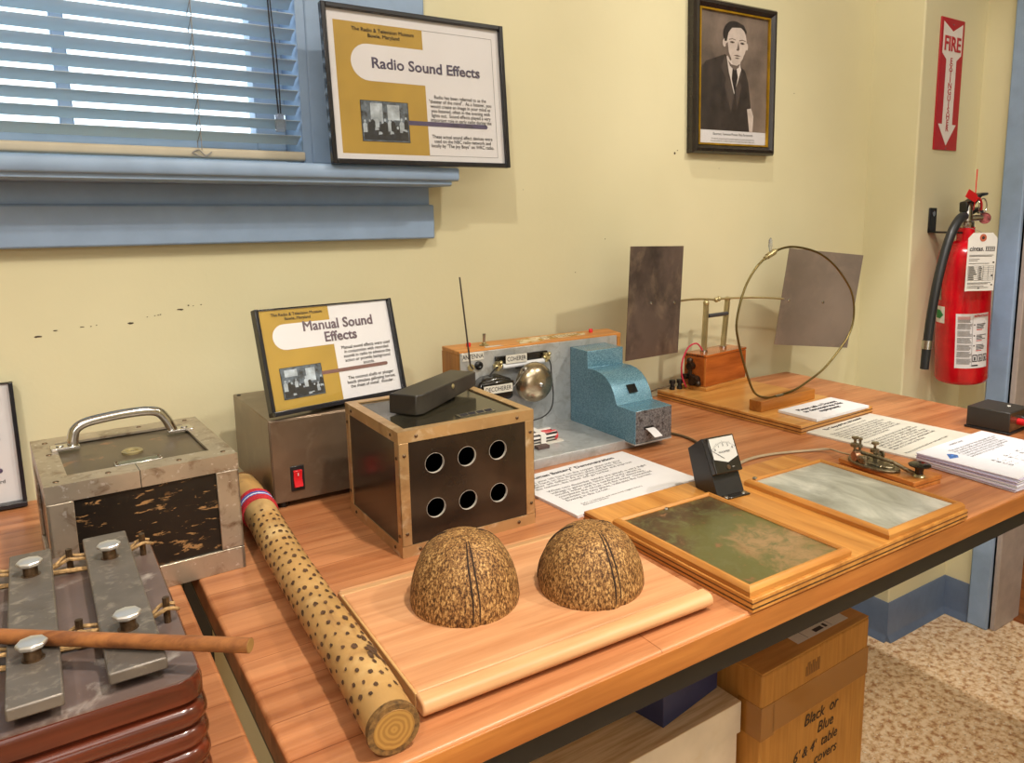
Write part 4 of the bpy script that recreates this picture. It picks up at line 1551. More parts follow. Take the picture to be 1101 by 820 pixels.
# ------------------------------------------------------------------ coherer apparatus with the blue housing
def coherer():
    OX, OY = 0.519, 1.05
    t = thing('coherer_receiver', 'aluminium and wood radio apparatus with a bell and blue metal housing', 'apparatus', (OX, OY, TZ))
    W, H = 0.300, 0.150
    M_pine = wood('honey_pine', S(214, 146, 74), S(180, 112, 50), 'X', 60, 0.4, ring=0.15)
    M_pineend = wood('honey_pine_upright', S(206, 140, 66), S(168, 102, 44), 'Z', 60, 0.4, ring=0.3)
    # wooden box behind
    b = MB()
    b.prism([(0.0, 0.0015), (0.312, 0.0015), (0.326, 0.058), (0.002, 0.066)], 0.1462, 0.1525, 'Z')
    b.build('wooden_top', M_pine, t, 0.0008)
    b = MB()
    b.box(0.001, 0.008, 0.0015, 0.065, 0, 0.1462)
    b.build('wooden_end', M_pineend, t, 0.0006)
    box('wooden_end', (0.304, 0.311, 0.0015, 0.057, 0, 0.1462), M_pineend, t, 0.0006)
    box('wooden_back', (0.008, 0.304, 0.050, 0.056, 0.0, 0.1462), M_pineend, t)
    # aluminium panel and tray
    box('front_plate', (0.0, W, -0.0025, 0.0012, 0.012, H), M_alu, t, 0.0005)
    b = MB()
    b.box(0.0, 0.278, -0.1475, -0.0025, 0.0115, 0.0145)
    b.box(0.0, 0.278, -0.1500, -0.1470, 0.0, 0.0145)
    b.box(0.0, 0.003, -0.1470, -0.0025, 0.0, 0.0115)
    b.box(0.275, 0.278, -0.1470, -0.0025, 0.0, 0.0115)
    b.build('tray', M_alu, t, 0.0006)
    # housing
    hm = NT('blue_hammertone')
    f = hm.noise(hm.obj(), 620, 3, 0.6)
    hm.col(hm.ramp(f, [(0.36, S(72, 116, 140)), (0.50, S(98, 144, 166)), (0.64, S(128, 172, 190))]))
    hm.bump(f, 0.45, 0.001)
    M_ham = hm.done(0.24, 0.3, 0.6, 0.3)
    hg = NT('grey_hammertone')
    f = hg.noise(hg.obj(), 420, 3, 0.6)
    f2 = hg.noise(hg.obj(), 130, 3, 0.6)
    c = hg.ramp(f, [(0.35, S(84, 84, 88)), (0.65, S(140, 142, 146))])
    k = hg.ramp(f2, [(0.58, (0, 0, 0, 1)), (0.62, (1, 1, 1, 1))])
    hg.col(hg.mix(k, c, S(74, 72, 74)))
    hg.bump(f, 0.4, 0.001)
    M_hamg = hg.done(0.3, 0.4, 0.5)
    HX0, HX1 = 0.2010, 0.2740
    prof = [(-0.1745, 0.0130), (-0.1745, 0.0645), (-0.1300, 0.0655), (-0.1270, 0.0720), (-0.1215, 0.0840), (-0.1130, 0.0955), (-0.1020, 0.1040), (-0.0890, 0.1095), (-0.0740, 0.1118), (-0.0525, 0.1118), (-0.0525, 0.1392), (-0.0030, 0.1400), (-0.0030, 0.0130)]
    hs = MB().prism(prof, HX0, HX1, 'X').build('housing', M_ham, t, 0.0008, smooth=25)
    box('end_panel', (HX0+0.0008, HX1-0.0008, -0.1752, -0.1744, 0.0140, 0.0640), M_hamg, hs, 0.0003)
    box('base_lip', (HX0-0.0005, HX1+0.0005, -0.1752, -0.0025, 0.0115, 0.0132), M_alu, hs)
    # window in the curve (set on the curved face) and tape slot
    d = Vector((0, -0.1270+0.1130, 0.0720-0.0955)).normalized()
    ctr = Vector((0.2375, -0.1208, 0.0852))
    b = MB()
    n = Vector((0, -0.80, 0.60)).normalized()
    tt = Vector((0, 0.60, 0.80)).normalized()
    xx = Vector((1, 0, 0))
    P = [ctr + xx*u*0.0085 + tt*v*0.0072 + n*q for q in (0.0002, 0.0018) for u, v in ((-1, -1), (1, -1), (1, 1), (-1, 1))]
    b.poly(P, [(0, 1, 2, 3), (4, 5, 6, 7), (0, 1, 5, 4), (1, 2, 6, 5), (2, 3, 7, 6), (3, 0, 4, 7)])
    b.build('viewing_window', plain('window_dark', S(14, 14, 18), 0.1), hs, smooth=0)
    box('tape_slot', (0.2175, 0.2365, -0.1757, -0.1750, 0.0335, 0.0385), M_black, hs, smooth=0)
    b = MB()
    b.prism([(-0.1750, 0.0350), (-0.1800, 0.0345), (-0.1885, 0.0310), (-0.1975, 0.0265), (-0.1975, 0.0269), (-0.1885, 0.0314), (-0.1800, 0.0349), (-0.1750, 0.0354)], 0.2205, 0.2360, 'X')
    b.build('paper_tape', M_paper, t, smooth=60)
    # aerial, jack
    MB().tube([(0.0155, -0.012, 0.1265), (0.0110, -0.0125, 0.1330), (-0.0035, -0.015, 0.2670)], [0.0014, 0.0014, 0.0012], 8).build('aerial_rod', plain('rod_grey', S(96, 92, 88), 0.35, 0.8), t)
    b = MB()
    b.lathe([(0.0066, 0), (0.0066, 0.004), (0.0044, 0.006), (0.0030, 0.006), (0, 0.003)], (0.0295, -0.0025, 0.1290), 18, (0, -1, 0))
    b.build('jack_socket', M_black, t)
    MB().lathe([(0.0055, 0), (0.0055, 0.0030), (0.0034, 0.0034)], (0.0165, -0.0025, 0.1270), 14, (0, -1, 0)).build('terminal_nut', M_brass, t)
    # coherer strip, glass tube, terminals
    box('coherer_strip', (0.0580, 0.1540, -0.0070, -0.0025, 0.1255, 0.1395), M_blackgloss, t, 0.001)
    gl = NT('tube_glass')
    gl.col(S(214, 216, 220))
    gl.done(0.08, 0.0, 0.8)
    MB().cyl((0.066, -0.013, 0.1240), (0.142, -0.013, 0.1250), 0.0042, 16).build('coherer_tube', gl.m, t)
    for x, zc in ((0.058, 0.1255), (0.147, 0.1300)):
        b = MB()
        b.cyl((x, -0.0025, zc), (x, -0.020, zc), 0.0030, 12)
        b.cyl((x, -0.012, zc-0.007), (x, -0.012, zc+0.007), 0.0044, 12)
        b.cyl((x-0.006, -0.013, zc), (x+0.006, -0.013, zc), 0.0038, 12)
        b.ball((x+0.003, -0.018, zc+0.006), 0.0034, seg=10)
        b.build('terminal_post', M_brass, t)
    MB().cyl((0.095, -0.0025, 0.117), (0.115, -0.0025, 0.117), 0.002, 8).build('clip', M_steel, t)
    # decoherer
    dc = MB().prism([(0.0160, 0.0760), (0.0740, 0.0740), (0.0770, 0.0800), (0.0770, 0.1010), (0.0720, 0.1080), (0.0560, 0.1140), (0.0300, 0.1120), (0.0190, 0.1060), (0.0140, 0.0980)], -0.0300, -0.0025, 'Y').build('decoherer_coil', M_blackgloss, t, 0.006, seg=4)
    MB().tube([(0.020, -0.030, 0.103), (0.050, -0.034, 0.105), (0.074, -0.030, 0.101)], [0.004, 0.007, 0.004], 12).build('coil_rib', M_blackgloss, dc)
    lb = MB().box(0.0165, 0.0655, -0.0443, -0.0434, 0.0915, 0.1040).build('label_card', M_cream, t, smooth=0)
    text('DECOHERER', 0.0098, M_ink, lb, (0.0410, -0.0445, 0.0978), name='label_text', sx=0.80, bold=0.0001)
    box('label_spacer', (0.030, 0.050, -0.0435, -0.0290, 0.094, 0.102), M_black, lb)
    lb = MB().box(0.0700, 0.1080, -0.0180, -0.0172, 0.1285, 0.1420).build('label_card', M_cream, t, smooth=0)
    text('COHERER', 0.0098, M_ink, lb, (0.0890, -0.0182, 0.1352), name='label_text', sx=0.78, bold=0.0001)
    box('label_spacer', (0.078, 0.100, -0.0173, -0.0060, 0.131, 0.138), M_black, lb)
    lb = MB().box(0.0020, 0.0390, -0.0036, -0.0028, 0.1375, 0.1495).build('label_card', M_cream, t, smooth=0)
    text('ANTENNA', 0.0098, M_ink, lb, (0.0205, -0.0038, 0.1435), name='label_text', sx=0.76, bold=0.0001)
    # bell
    M_bell = worn('tarnished_bell', S(166, 152, 128), S(216, 200, 176), 26, 0.52, 0.70, 0.26, 0.9, second=(S(104, 88, 64), 22, 0.58, 0.72))
    c = (0.1140, -0.0250, 0.0960)
    b = MB()
    b.lathe([(0.0318, 0.0), (0.0322, 0.002), (0.0318, 0.006), (0.0300, 0.0115), (0.0255, 0.0170), (0.0185, 0.0210), (0.0090, 0.0232), (0, 0.0237)], c, 44, (0, -1, 0))
    bl_ = b.build('bell_gong', M_bell, t, smooth=60)
    MB().lathe([(0.0036, 0), (0.0036, 0.002), (0.0022, 0.0036), (0, 0.0040)], (c[0], c[1]-0.0235, c[2]), 14, (0, -1, 0)).build('bell_screw', M_steel, bl_)
    MB().cyl((c[0], c[1], c[2]), (c[0], -0.0025, c[2]), 0.005, 12).build('bell_stand', M_rivet, bl_)
    b = MB()
    b.tube([(0.0760, -0.028, 0.094), (0.0860, -0.033, 0.108), (0.0940, -0.0345, 0.1200)], 0.0011, 8)
    b.ball((0.0945, -0.0345, 0.1205), 0.0044)
    b.build('striker', M_steel, t)
    # leads
    M_lead = plain('black_lead', S(34, 32, 30), 0.5)
    MB().tube(smoothpath([(0.147, -0.016, 0.131), (0.156, -0.012, 0.118), (0.158, -0.012, 0.095), (0.160, -0.013, 0.065), (0.154, -0.015, 0.044), (0.138, -0.016, 0.033), (0.115, -0.016, 0.030)], 6), 0.0011, 7).build('lead_wire', M_lead, t)
    MB().tube(smoothpath([(0.058, -0.017, 0.128), (0.046, -0.016, 0.118), (0.032, -0.018, 0.104), (0.022, -0.020, 0.094), (0.012, -0.02, 0.084)], 6), 0.0012, 7).build('lead_wire', M_lead, t)
    # switch, push buttons, paper label on top
    b = MB()
    b.lathe([(0.0085, 0), (0.0085, 0.0016), (0.0042, 0.0020), (0.0042, 0.0050), (0.0026, 0.0055)], (0.058, 0.030, 0.1525), 6)
    b.build('switch_collar', M_brass, t)
    MB().tube([(0.058, 0.030, 0.157), (0.0585, 0.030, 0.1715)], [0.0018, 0.0028], 10).build('switch_lever', M_steel, t)
    for x, y in ((0.034, 0.037), (0.2735, 0.038)):
        MB().lathe([(0.0036, 0), (0.0036, 0.0055), (0.0030, 0.0062), (0, 0.0063)], (x, y, 0.1525), 14).build('push_button', M_red, t)
    b = MB()
    b.prism([(0.112, 0.008), (0.122, 0.040), (0.150, 0.050), (0.236, 0.052), (0.262, 0.042), (0.250, 0.022), (0.168, 0.020), (0.150, 0.012)], 0.1526, 0.1529, 'Z')
    pl_ = b.build('torn_label', worn('peeling_label', S(222, 206, 170), S(186, 146, 66), 60, 0.5, 0.54, 0.7), t, smooth=0)
    b = MB()
    for k in range(12):
        for j in range(3):
            x, y = 0.165+0.0068*k+0.002*j, 0.026+0.007*j
            b.box(x, x+0.0045, y, y+0.0022, 0.1529, 0.1530)
    b.build('label_marks', M_greyink, pl_, smooth=0)
    MB().prism([(0.050, 0.010), (0.082, 0.011), (0.078, 0.019), (0.052, 0.018)], 0.1526, 0.1529, 'Z').build('paper_scrap', M_cream, t, smooth=0)
    # cells clipped to the tray
    cellm = NT('striped_cell')
    wv = cellm.n('ShaderNodeTexWave')
    wv.bands_direction = 'Z'
    wv.inputs['Scale'].default_value = 55
    wv.inputs['Distortion'].default_value = 0.0
    cellm.l(cellm.obj(), wv.inputs['Vector'])
    rr_ = cellm.noise(cellm.obj((0.6, 1, 1)), 34, 2)
    base = cellm.ramp(wv.outputs['Fac'], [(0.45, S(34, 28, 30)), (0.55, S(216, 210, 206))], 'LINEAR')
    kk = cellm.ramp(rr_, [(0.50, (0, 0, 0, 1)), (0.53, (1, 1, 1, 1))])
    cellm.col(cellm.mix(kk, base, S(206, 60, 66)))
    cellm.done(0.35)
    for y in (-0.0690, -0.0850):
        b = MB()
        b.lathe([(0.0078, 0), (0.0080, 0.001), (0.0080, 0.047), (0.0074, 0.0485), (0.0030, 0.0490), (0.0030, 0.051), (0, 0.051)], (0.068, y, 0.0235), 20, (1, 0, 0))
        b.build('battery_cell', cellm.m, t)
    box('battery_holder', (0.064, 0.124, -0.0960, -0.0580, 0.0145, 0.0160), M_cream, t, smooth=0)
    b = MB()
    b.prism([(-0.0945, 0.0160), (-0.0945, 0.0300), (-0.0600, 0.0330), (-0.0600, 0.0160), (-0.0612, 0.0160), (-0.0612, 0.0318), (-0.0933, 0.0290), (-0.0933, 0.0160)], 0.084, 0.093, 'X')
    b.build('battery_strap', M_white, t)
    box('tray_block', (0.0660, 0.0860, -0.1150, -0.1030, 0.0145, 0.0195), plain('brown_block', S(84, 66, 62), 0.5), t, 0.0006)


coherer()


# ------------------------------------------------------------------ sheets on the table
def lines_text(parent, body, size, x, y, z, sx=1.0, line=1.0, mat=M_ink, align='LEFT', bold=0.0, rz=0.0, name='printed_text'):
    return text(body, size, mat, parent, (x, y, z), (0, 0, rz), align=align, sx=sx, line=line, bold=bold, name=name)


t = thing('instruction_card', 'white Human Battery instruction card lying behind the wooden base of plates', 'card', (0.6030, 0.8020, TZ), rad(3.0))
W, D = 0.2080, 0.1560
MB().box(-W/2, W/2, -D/2, D/2, 0.0, 0.0040).build('board', M_paper, t, 0.0004)
z = 0.0042
lines_text(t, '"Human Battery" Demonstration', 0.0118, -0.005, D/2-0.016, z, sx=0.98, align='CENTER', bold=0.0002)
lines_text(t, 'Place your left hand on the copper plate and your\nright hand on the aluminum plate and press. The\nmeter will deflect. As you press harder and improve\nthe contact, the meter will go further.', 0.0084, -0.094, D/2-0.043, z, sx=0.98, line=0.95)
lines_text(t, 'When two dissimilar metals are joined, a very slight\nvoltage is generated. Since your body, which is\nmostly water, and is a conductor of electricity,\ncompletes the circuit, and the meter, connected\nbetween the two plates, indicates the current\nflowing in the circuit.', 0.0084, -0.086, D/2-0.090, z, sx=0.98, line=0.95)
lines_text(t, 'Refer to batteries and associated magnet theory\nElementary physics', 0.0050, -0.078, D/2-0.132, z, sx=1.05, line=0.95, mat=M_greyink)

t = thing('instruction_sheet', 'cream printed sheet lying between the telegraph key and the open table end', 'sheet', (1.1150, 0.6940, TZ), rad(5.0))
W, D = 0.1880, 0.2240
MB().box(-W/2, W/2, -D/2, D/2, 0.0, 0.0030).build('sheet', M_cream, t, 0.0003)
z = 0.0032
lines_text(t, 'The Telegraph Key and Sounder', 0.0092, -0.006, D/2-0.022, z, sx=0.95, align='CENTER', bold=0.0002)
lines_text(t, 'Sending messages by wire, about 1844', 0.0066, -0.004, D/2-0.0345, z, sx=0.95, align='CENTER')
para = 'The key closes an electrical circuit when the\nknob is pressed down and opens it again when\nthe knob is let go. Short and long presses\nmake the dots and dashes of the code. At the\nfar end a sounder clicks as the current starts\nand stops and the operator writes down each\nletter as it is heard on the line.'
lines_text(t, para, 0.0080, -0.080, D/2-0.068, z, sx=1.0, line=0.95)
lines_text(t, para, 0.0080, -0.080, D/2-0.128, z, sx=1.0, line=0.95)
lines_text(t, 'Please try the key and send your own name in code.', 0.0064, -0.082, D/2-0.172, z, sx=1.0)

t = thing('demonstration_card', 'small white card of black lettering standing at the front of the spark apparatus base', 'card', (1.1106, 0.8303, TZ+0.0158), rad(1.8))
W, D = 0.1509, 0.0796
MB().box(-W/2, W/2, -D/2, D/2, 0.0, 0.0048).build('board', M_paper, t, 0.0004)
lines_text(t, 'Please ask a Docent\nto demonstrate this\nequipment', 0.0135, 0, 0.002, 0.0050, sx=1.0, line=0.95, align='CENTER', bold=0.0003)

# stack of handouts: countable sheaves with slightly different slants
q = random.Random(21)
M_sheet = plain('handout_white', S(222, 222, 230), 0.7, var=0.015)
M_lilac = plain('handout_lilac', S(196, 186, 216), 0.7, var=0.03)
n_st = 17
labels = {0: 'lowest sheaf of the white handouts fanned beside the black box', n_st-1: 'printed top sheaf of the white handouts fanned beside the black box'}
def wave_sheet(Wd, Dp, z0, z1, lift):
    """a slightly curved sheet: front-left corner sags, back edge rises"""
    b = MB()
    nx, ny = 8, 8
    top, bot = [], []
    for j in range(ny+1):
        for i in range(nx+1):
            u, v = i/nx, j/ny
            dz = lift*(0.35*math.sin(PI*v)*0.5 + 0.4*(1-u)*(v)**2)
            top.append(b.b.verts.new((-Wd/2+Wd*u, -Dp/2+Dp*v, z1+dz)))
            bot.append(b.b.verts.new((-Wd/2+Wd*u, -Dp/2+Dp*v, z0+dz)))
    k = nx+1
    for j in range(ny):
        for i in range(nx):
            a = j*k+i
            b.b.faces.new((top[a], top[a+1], top[a+1+k], top[a+k]))
            b.b.faces.new((bot[a], bot[a+k], bot[a+1+k], bot[a+1]))
    for i in range(nx):
        b.b.faces.new((top[i], bot[i], bot[i+1], top[i+1]))
        a = ny*k+i
        b.b.faces.new((top[a], top[a+1], bot[a+1], bot[a]))
    for j in range(ny):
        a = j*k
        b.b.faces.new((top[a], top[a+k], bot[a+k], bot[a]))
        a = j*k+nx
        b.b.faces.new((top[a], bot[a], bot[a+k], top[a+k]))
    return b
for i in range(n_st):
    ang = rad(-3.5 + 5.0*i/n_st + q.uniform(-.8, .8))
    tz0 = 0.0002+0.00105*i
    st = thing('handout_sheet', '', 'handout', (1.104 + q.uniform(-.0015, .0015), 0.5175 + q.uniform(-.001, .001) + 0.0004*i, TZ+tz0), ang, 'stacked handouts')
    if i == n_st-1:
        st['label'] = 'printed uppermost handout with a blue logo on the stack beside the black box'
    elif i == 0:
        st['label'] = 'lowest white handout of the stack, lying on the table beside the black box'
    else:
        st['label'] = 'plain white handout inside the stack of handouts beside the black box'
    p = wave_sheet(0.1865, 0.1420, 0.0, 0.00085, 0.0).build('paper', M_sheet if i % 3 else M_lilac, st, smooth=50)
    if i == n_st-1:
        z = 0.00105
        MB().prism([(-0.083, 0.026), (-0.066, 0.040), (-0.060, 0.036), (-0.058, 0.028), (-0.067, 0.022), (-0.074, 0.024)], z, z+0.0001, 'Z').build('blue_logo', plain('logo_blue', S(74, 122, 200), 0.6, var=0.3, scale=300), p, smooth=0)
        lines_text(p, 'MORSE CODE', 0.0060, -0.022, 0.060, z+0.0002)
        b_ = 'The code was made for the telegraph and was\nlater used by radio operators on ships and\nat stations all over the world. Each letter\nis made of short and long sounds. A dash is\nas long as three dots and the gap between\ntwo letters is as long as one dash.'
        lines_text(p, b_, 0.0066, -0.050, 0.029, z+0.0002, sx=1.05, line=0.95)
        lines_text(p, 'A  .-       G  --.      M  --       S  ...\nB  -...     H  ....     N  -.       T  -\nC  -.-.     I  ..       O  ---      U  ..-\nD  -..      J  .---     P  .--.     V  ...-', 0.0078, -0.045, -0.026, z+0.0002, sx=1.2, line=1.05)

# ------------------------------------------------------------------ battery demonstration base with two framed plates
bb = thing('battery_demonstrator', 'long wooden base carrying the meter and the two framed metal plates', 'wooden base', (0.68725, 0.5745, TZ), 0.0)
M_oak = wood('golden_oak', S(210, 148, 74), S(174, 110, 46), 'Y', 70, 0.34, ring=0.18, coat=0.15)
M_oakx = wood('golden_oak_cross', S(210, 148, 74), S(174, 110, 46), 'X', 70, 0.34, ring=0.18, coat=0.15)
M_oakply = wood('plywood_edge', S(196, 138, 66), S(120, 74, 34), 'X', 60, 0.5, ring=0.3)
box('base_board', (-0.18425, 0.18425, -0.1315, 0.1315, 0.0, 0.0135), M_oak, bb, 0.001)
for z in (0.0036, 0.0088):
    b = MB()
    b.box(-0.18455, 0.18455, -0.1318, -0.1311, z, z+0.0013)
    b.box(-0.18455, -0.1839, -0.1315, 0.1315, z, z+0.0013)
    b.build('ply_line', M_rivet if z < 0.005 else plain('ply_dark', S(110, 70, 32), 0.6), bb, smooth=0)


def plate_frame(x, y, W, D, rz, label, pmat, zoff):
    t = thing('framed_plate', label, 'framed plate', (x, y, TZ+0.0136), rz, 'framed metal plates')
    fwid, h = 0.0085, 0.0085
    prof = [(0, 0), (0, h*0.55), (0.0015, h*0.8), (0.004, h), (fwid-0.002, h), (fwid, h*0.72), (fwid, 0)]
    cs = [(-W/2, -D/2), (W/2, -D/2), (W/2, D/2), (-W/2, D/2)]
    ds = [(1, 1), (-1, 1), (-1, -1), (1, -1)]
    for i in range(4):
        j = (i+1) % 4
        b = MB()
        P = [(cs[i][0]+u*ds[i][0], cs[i][1]+u*ds[i][1], v) for u, v in prof] + [(cs[j][0]+u*ds[j][0], cs[j][1]+u*ds[j][1], v) for u, v in prof]
        n = len(prof)
        b.poly(P, [(k, (k+1) % n, n+(k+1) % n, n+k) for k in range(n)] + [tuple(range(n)), tuple(range(2*n-1, n-1, -1))])
        b.build('frame_rail', M_oakx if i % 2 == 0 else M_oak, t, smooth=30)
    box('metal_plate', (-W/2+fwid-0.001, W/2-fwid+0.001, -D/2+fwid-0.001, D/2-fwid+0.001, 0.0, 0.0052), pmat, t, smooth=0)
    return t


g = NT('verdigris_copper')
v = g.obj()
f1 = g.noise(v, 16, 5, 0.6, 0.8)
f2 = g.noise(v, 55, 6, 0.7, 0.4)
gr = g.n('ShaderNodeVectorMath', operation='DISTANCE')
gr.inputs[1].default_value = (0.024, -0.046, 0.0)
g.l(v, gr.inputs[0])
ad = g.n('ShaderNodeMath', operation='MULTIPLY_ADD')
ad.inputs[1].default_value = 0.13
g.l(f1, ad.inputs[0])
g.l(gr.outputs['Value'], ad.inputs[2])
c = g.ramp(ad.outputs[0], [(0.088, S(176, 144, 106)), (0.104, S(160, 132, 92)), (0.116, S(112, 112, 66)), (0.150, S(112, 108, 62)), (0.175, S(98, 78, 54)), (0.20, S(84, 66, 48))])
k = g.ramp(f2, [(0.48, (0, 0, 0, 1)), (0.66, (1, 1, 1, 1))])
c = g.mix(k, c, S(118, 116, 76))
k = g.ramp(f2, [(0.34, (1, 1, 1, 1)), (0.40, (0, 0, 0, 1))])
c = g.mix(k, c, S(150, 110, 76))
g.col(c)
M_cop = g.done(0.32, 0.45, 0.5)
g = NT('smeared_aluminium')
f1 = g.noise(g.obj((1.2, 0.45, 1), (0, 0, 0.5)), 22, 6, 0.6, 0.8)
g.col(g.ramp(f1, [(0.3, S(140, 142, 132)), (0.5, S(186, 190, 182)), (0.68, S(222, 224, 216))]))
M_alp = g.done(0.3, 0.35, 0.5)
pf = plate_frame(0.5790, 0.5500, 0.1490, 0.2060, rad(-0.4), 'framed copper plate with green tarnish at the end of the base near the coconut shells', M_cop, 0)
MB().lathe([(0.004, 0), (0.0034, 0.0012), (0, 0.0018)], (-0.002, 0.0960, 0.0052), 8).build('wire_lug', M_steel, pf)
pf = plate_frame(0.7940, 0.5500, 0.1500, 0.2090, rad(-0.6), 'framed pale grey aluminium plate at the end of the base near the telegraph key', M_alp, 0)
MB().lathe([(0.003, 0), (0.0026, 0.0010), (0, 0.0014)], (-0.064, 0.0965, 0.0095), 8).build('wire_lug', M_steel, pf)


# meter
mt = thing('panel_meter', 'black sloping meter with a white dial standing on the wooden base of plates', 'meter', (0.681, 0.640, TZ+0.0136), rad(-5))
prof = [(-0.0005, 0.0), (0.0330, 0.0655), (0.0355, 0.0660), (0.0610, 0.0480), (0.0430, 0.0)]
MB().prism(prof, -0.0215, 0.0215, 'X').build('housing', M_blackplastic, mt, 0.0008)
b = MB()
b.box(-0.0215, 0.0215, -0.0110, 0.0, 0.0, 0.0022)
fl = b.build('mounting_foot', M_blackgloss, mt, 0.0008)
for x in (-0.014, 0.014):
    MB().lathe([(0.0034, 0), (0.0028, 0.0014), (0, 0.002)], (x, -0.006, 0.0022), 12).build('screw', M_steel, fl)
lean = math.atan2(0.0335, 0.0655)
R_ = Matrix.Rotation(-lean, 4, 'X')
def mface(x0, x1, z0, z1, y0, y1):
    return MB().box(x0, x1, y0, y1, z0, z1, R_)
mc = mface(-0.0215, 0.0215, 0.0270, 0.0735, -0.0100, 0.0).build('meter_case', M_blackgloss, mt, 0.0015)
sc_ = NT('dial_white')
sc_.col(S(196, 196, 192))
M_dial = sc_.done(0.3)
b = MB()
P = [(-0.0190, 0.0455), (0.0015, 0.0395), (0.0190, 0.0455), (0.0190, 0.0715), (-0.0190, 0.0715)]
b.poly([R_ @ Vector((u, -0.0104, v)) for u, v in P], [(0, 1, 2, 3, 4)])
b.build('dial', M_dial, mc, smooth=0)
b = MB()
for k in range(21):
    a = rad(135-90*k/20)
    r0, r1 = 0.0245, 0.0262 if k % 5 else 0.0275
    p0, p1 = Vector((r0*math.cos(a), -0.0106, 0.0395+r0*math.sin(a))), Vector((r1*math.cos(a), -0.0106, 0.0395+r1*math.sin(a)))
    tdir = Vector((-math.sin(a), 0, math.cos(a)))*0.00022
    b.poly([R_ @ (p0-tdir), R_ @ (p0+tdir), R_ @ (p1+tdir), R_ @ (p1-tdir)], [(0, 1, 2, 3)])
b.build('dial_scale', M_ink, mc, smooth=0)
for k, ch in enumerate('01234'):
    a = rad(128-76*k/4)
    pos = R_ @ Vector((0.0222*math.cos(a), -0.0106, 0.0395+0.0222*math.sin(a)))
    text(ch, 0.0046, M_ink, mc, pos, (PI/2-lean, 0, 0), name='dial_number', bold=0.0001)
text('MICROAMPERES', 0.0036, M_ink, mc, R_ @ Vector((0, -0.0106, 0.0530)), (PI/2-lean, 0, 0), name='dial_text', sx=0.7)
b = MB()
a = rad(138)
p0, p1 = Vector((0.004*math.cos(a), -0.0112, 0.0395+0.008*math.sin(a))), Vector((0.0255*math.cos(a), -0.0112, 0.0395+0.0255*math.sin(a)))
b.tube([R_ @ p0, R_ @ p1], 0.00025, 6)
b.build('needle', M_ink, mc)
MB().lathe([(0.0030, 0), (0.0028, 0.0012), (0, 0.0014)], R_ @ Vector((0.0, -0.0100, 0.0335)), 14, R_ @ Vector((0, -1, 0))).build('zero_screw', M_rivet, mc)
P0 = R_ @ Vector((0.0075, -0.0103, 0.0335))
text('\u2013', 0.006, M_white, mc, P0, (PI/2-lean, 0, 0), name='case_mark')


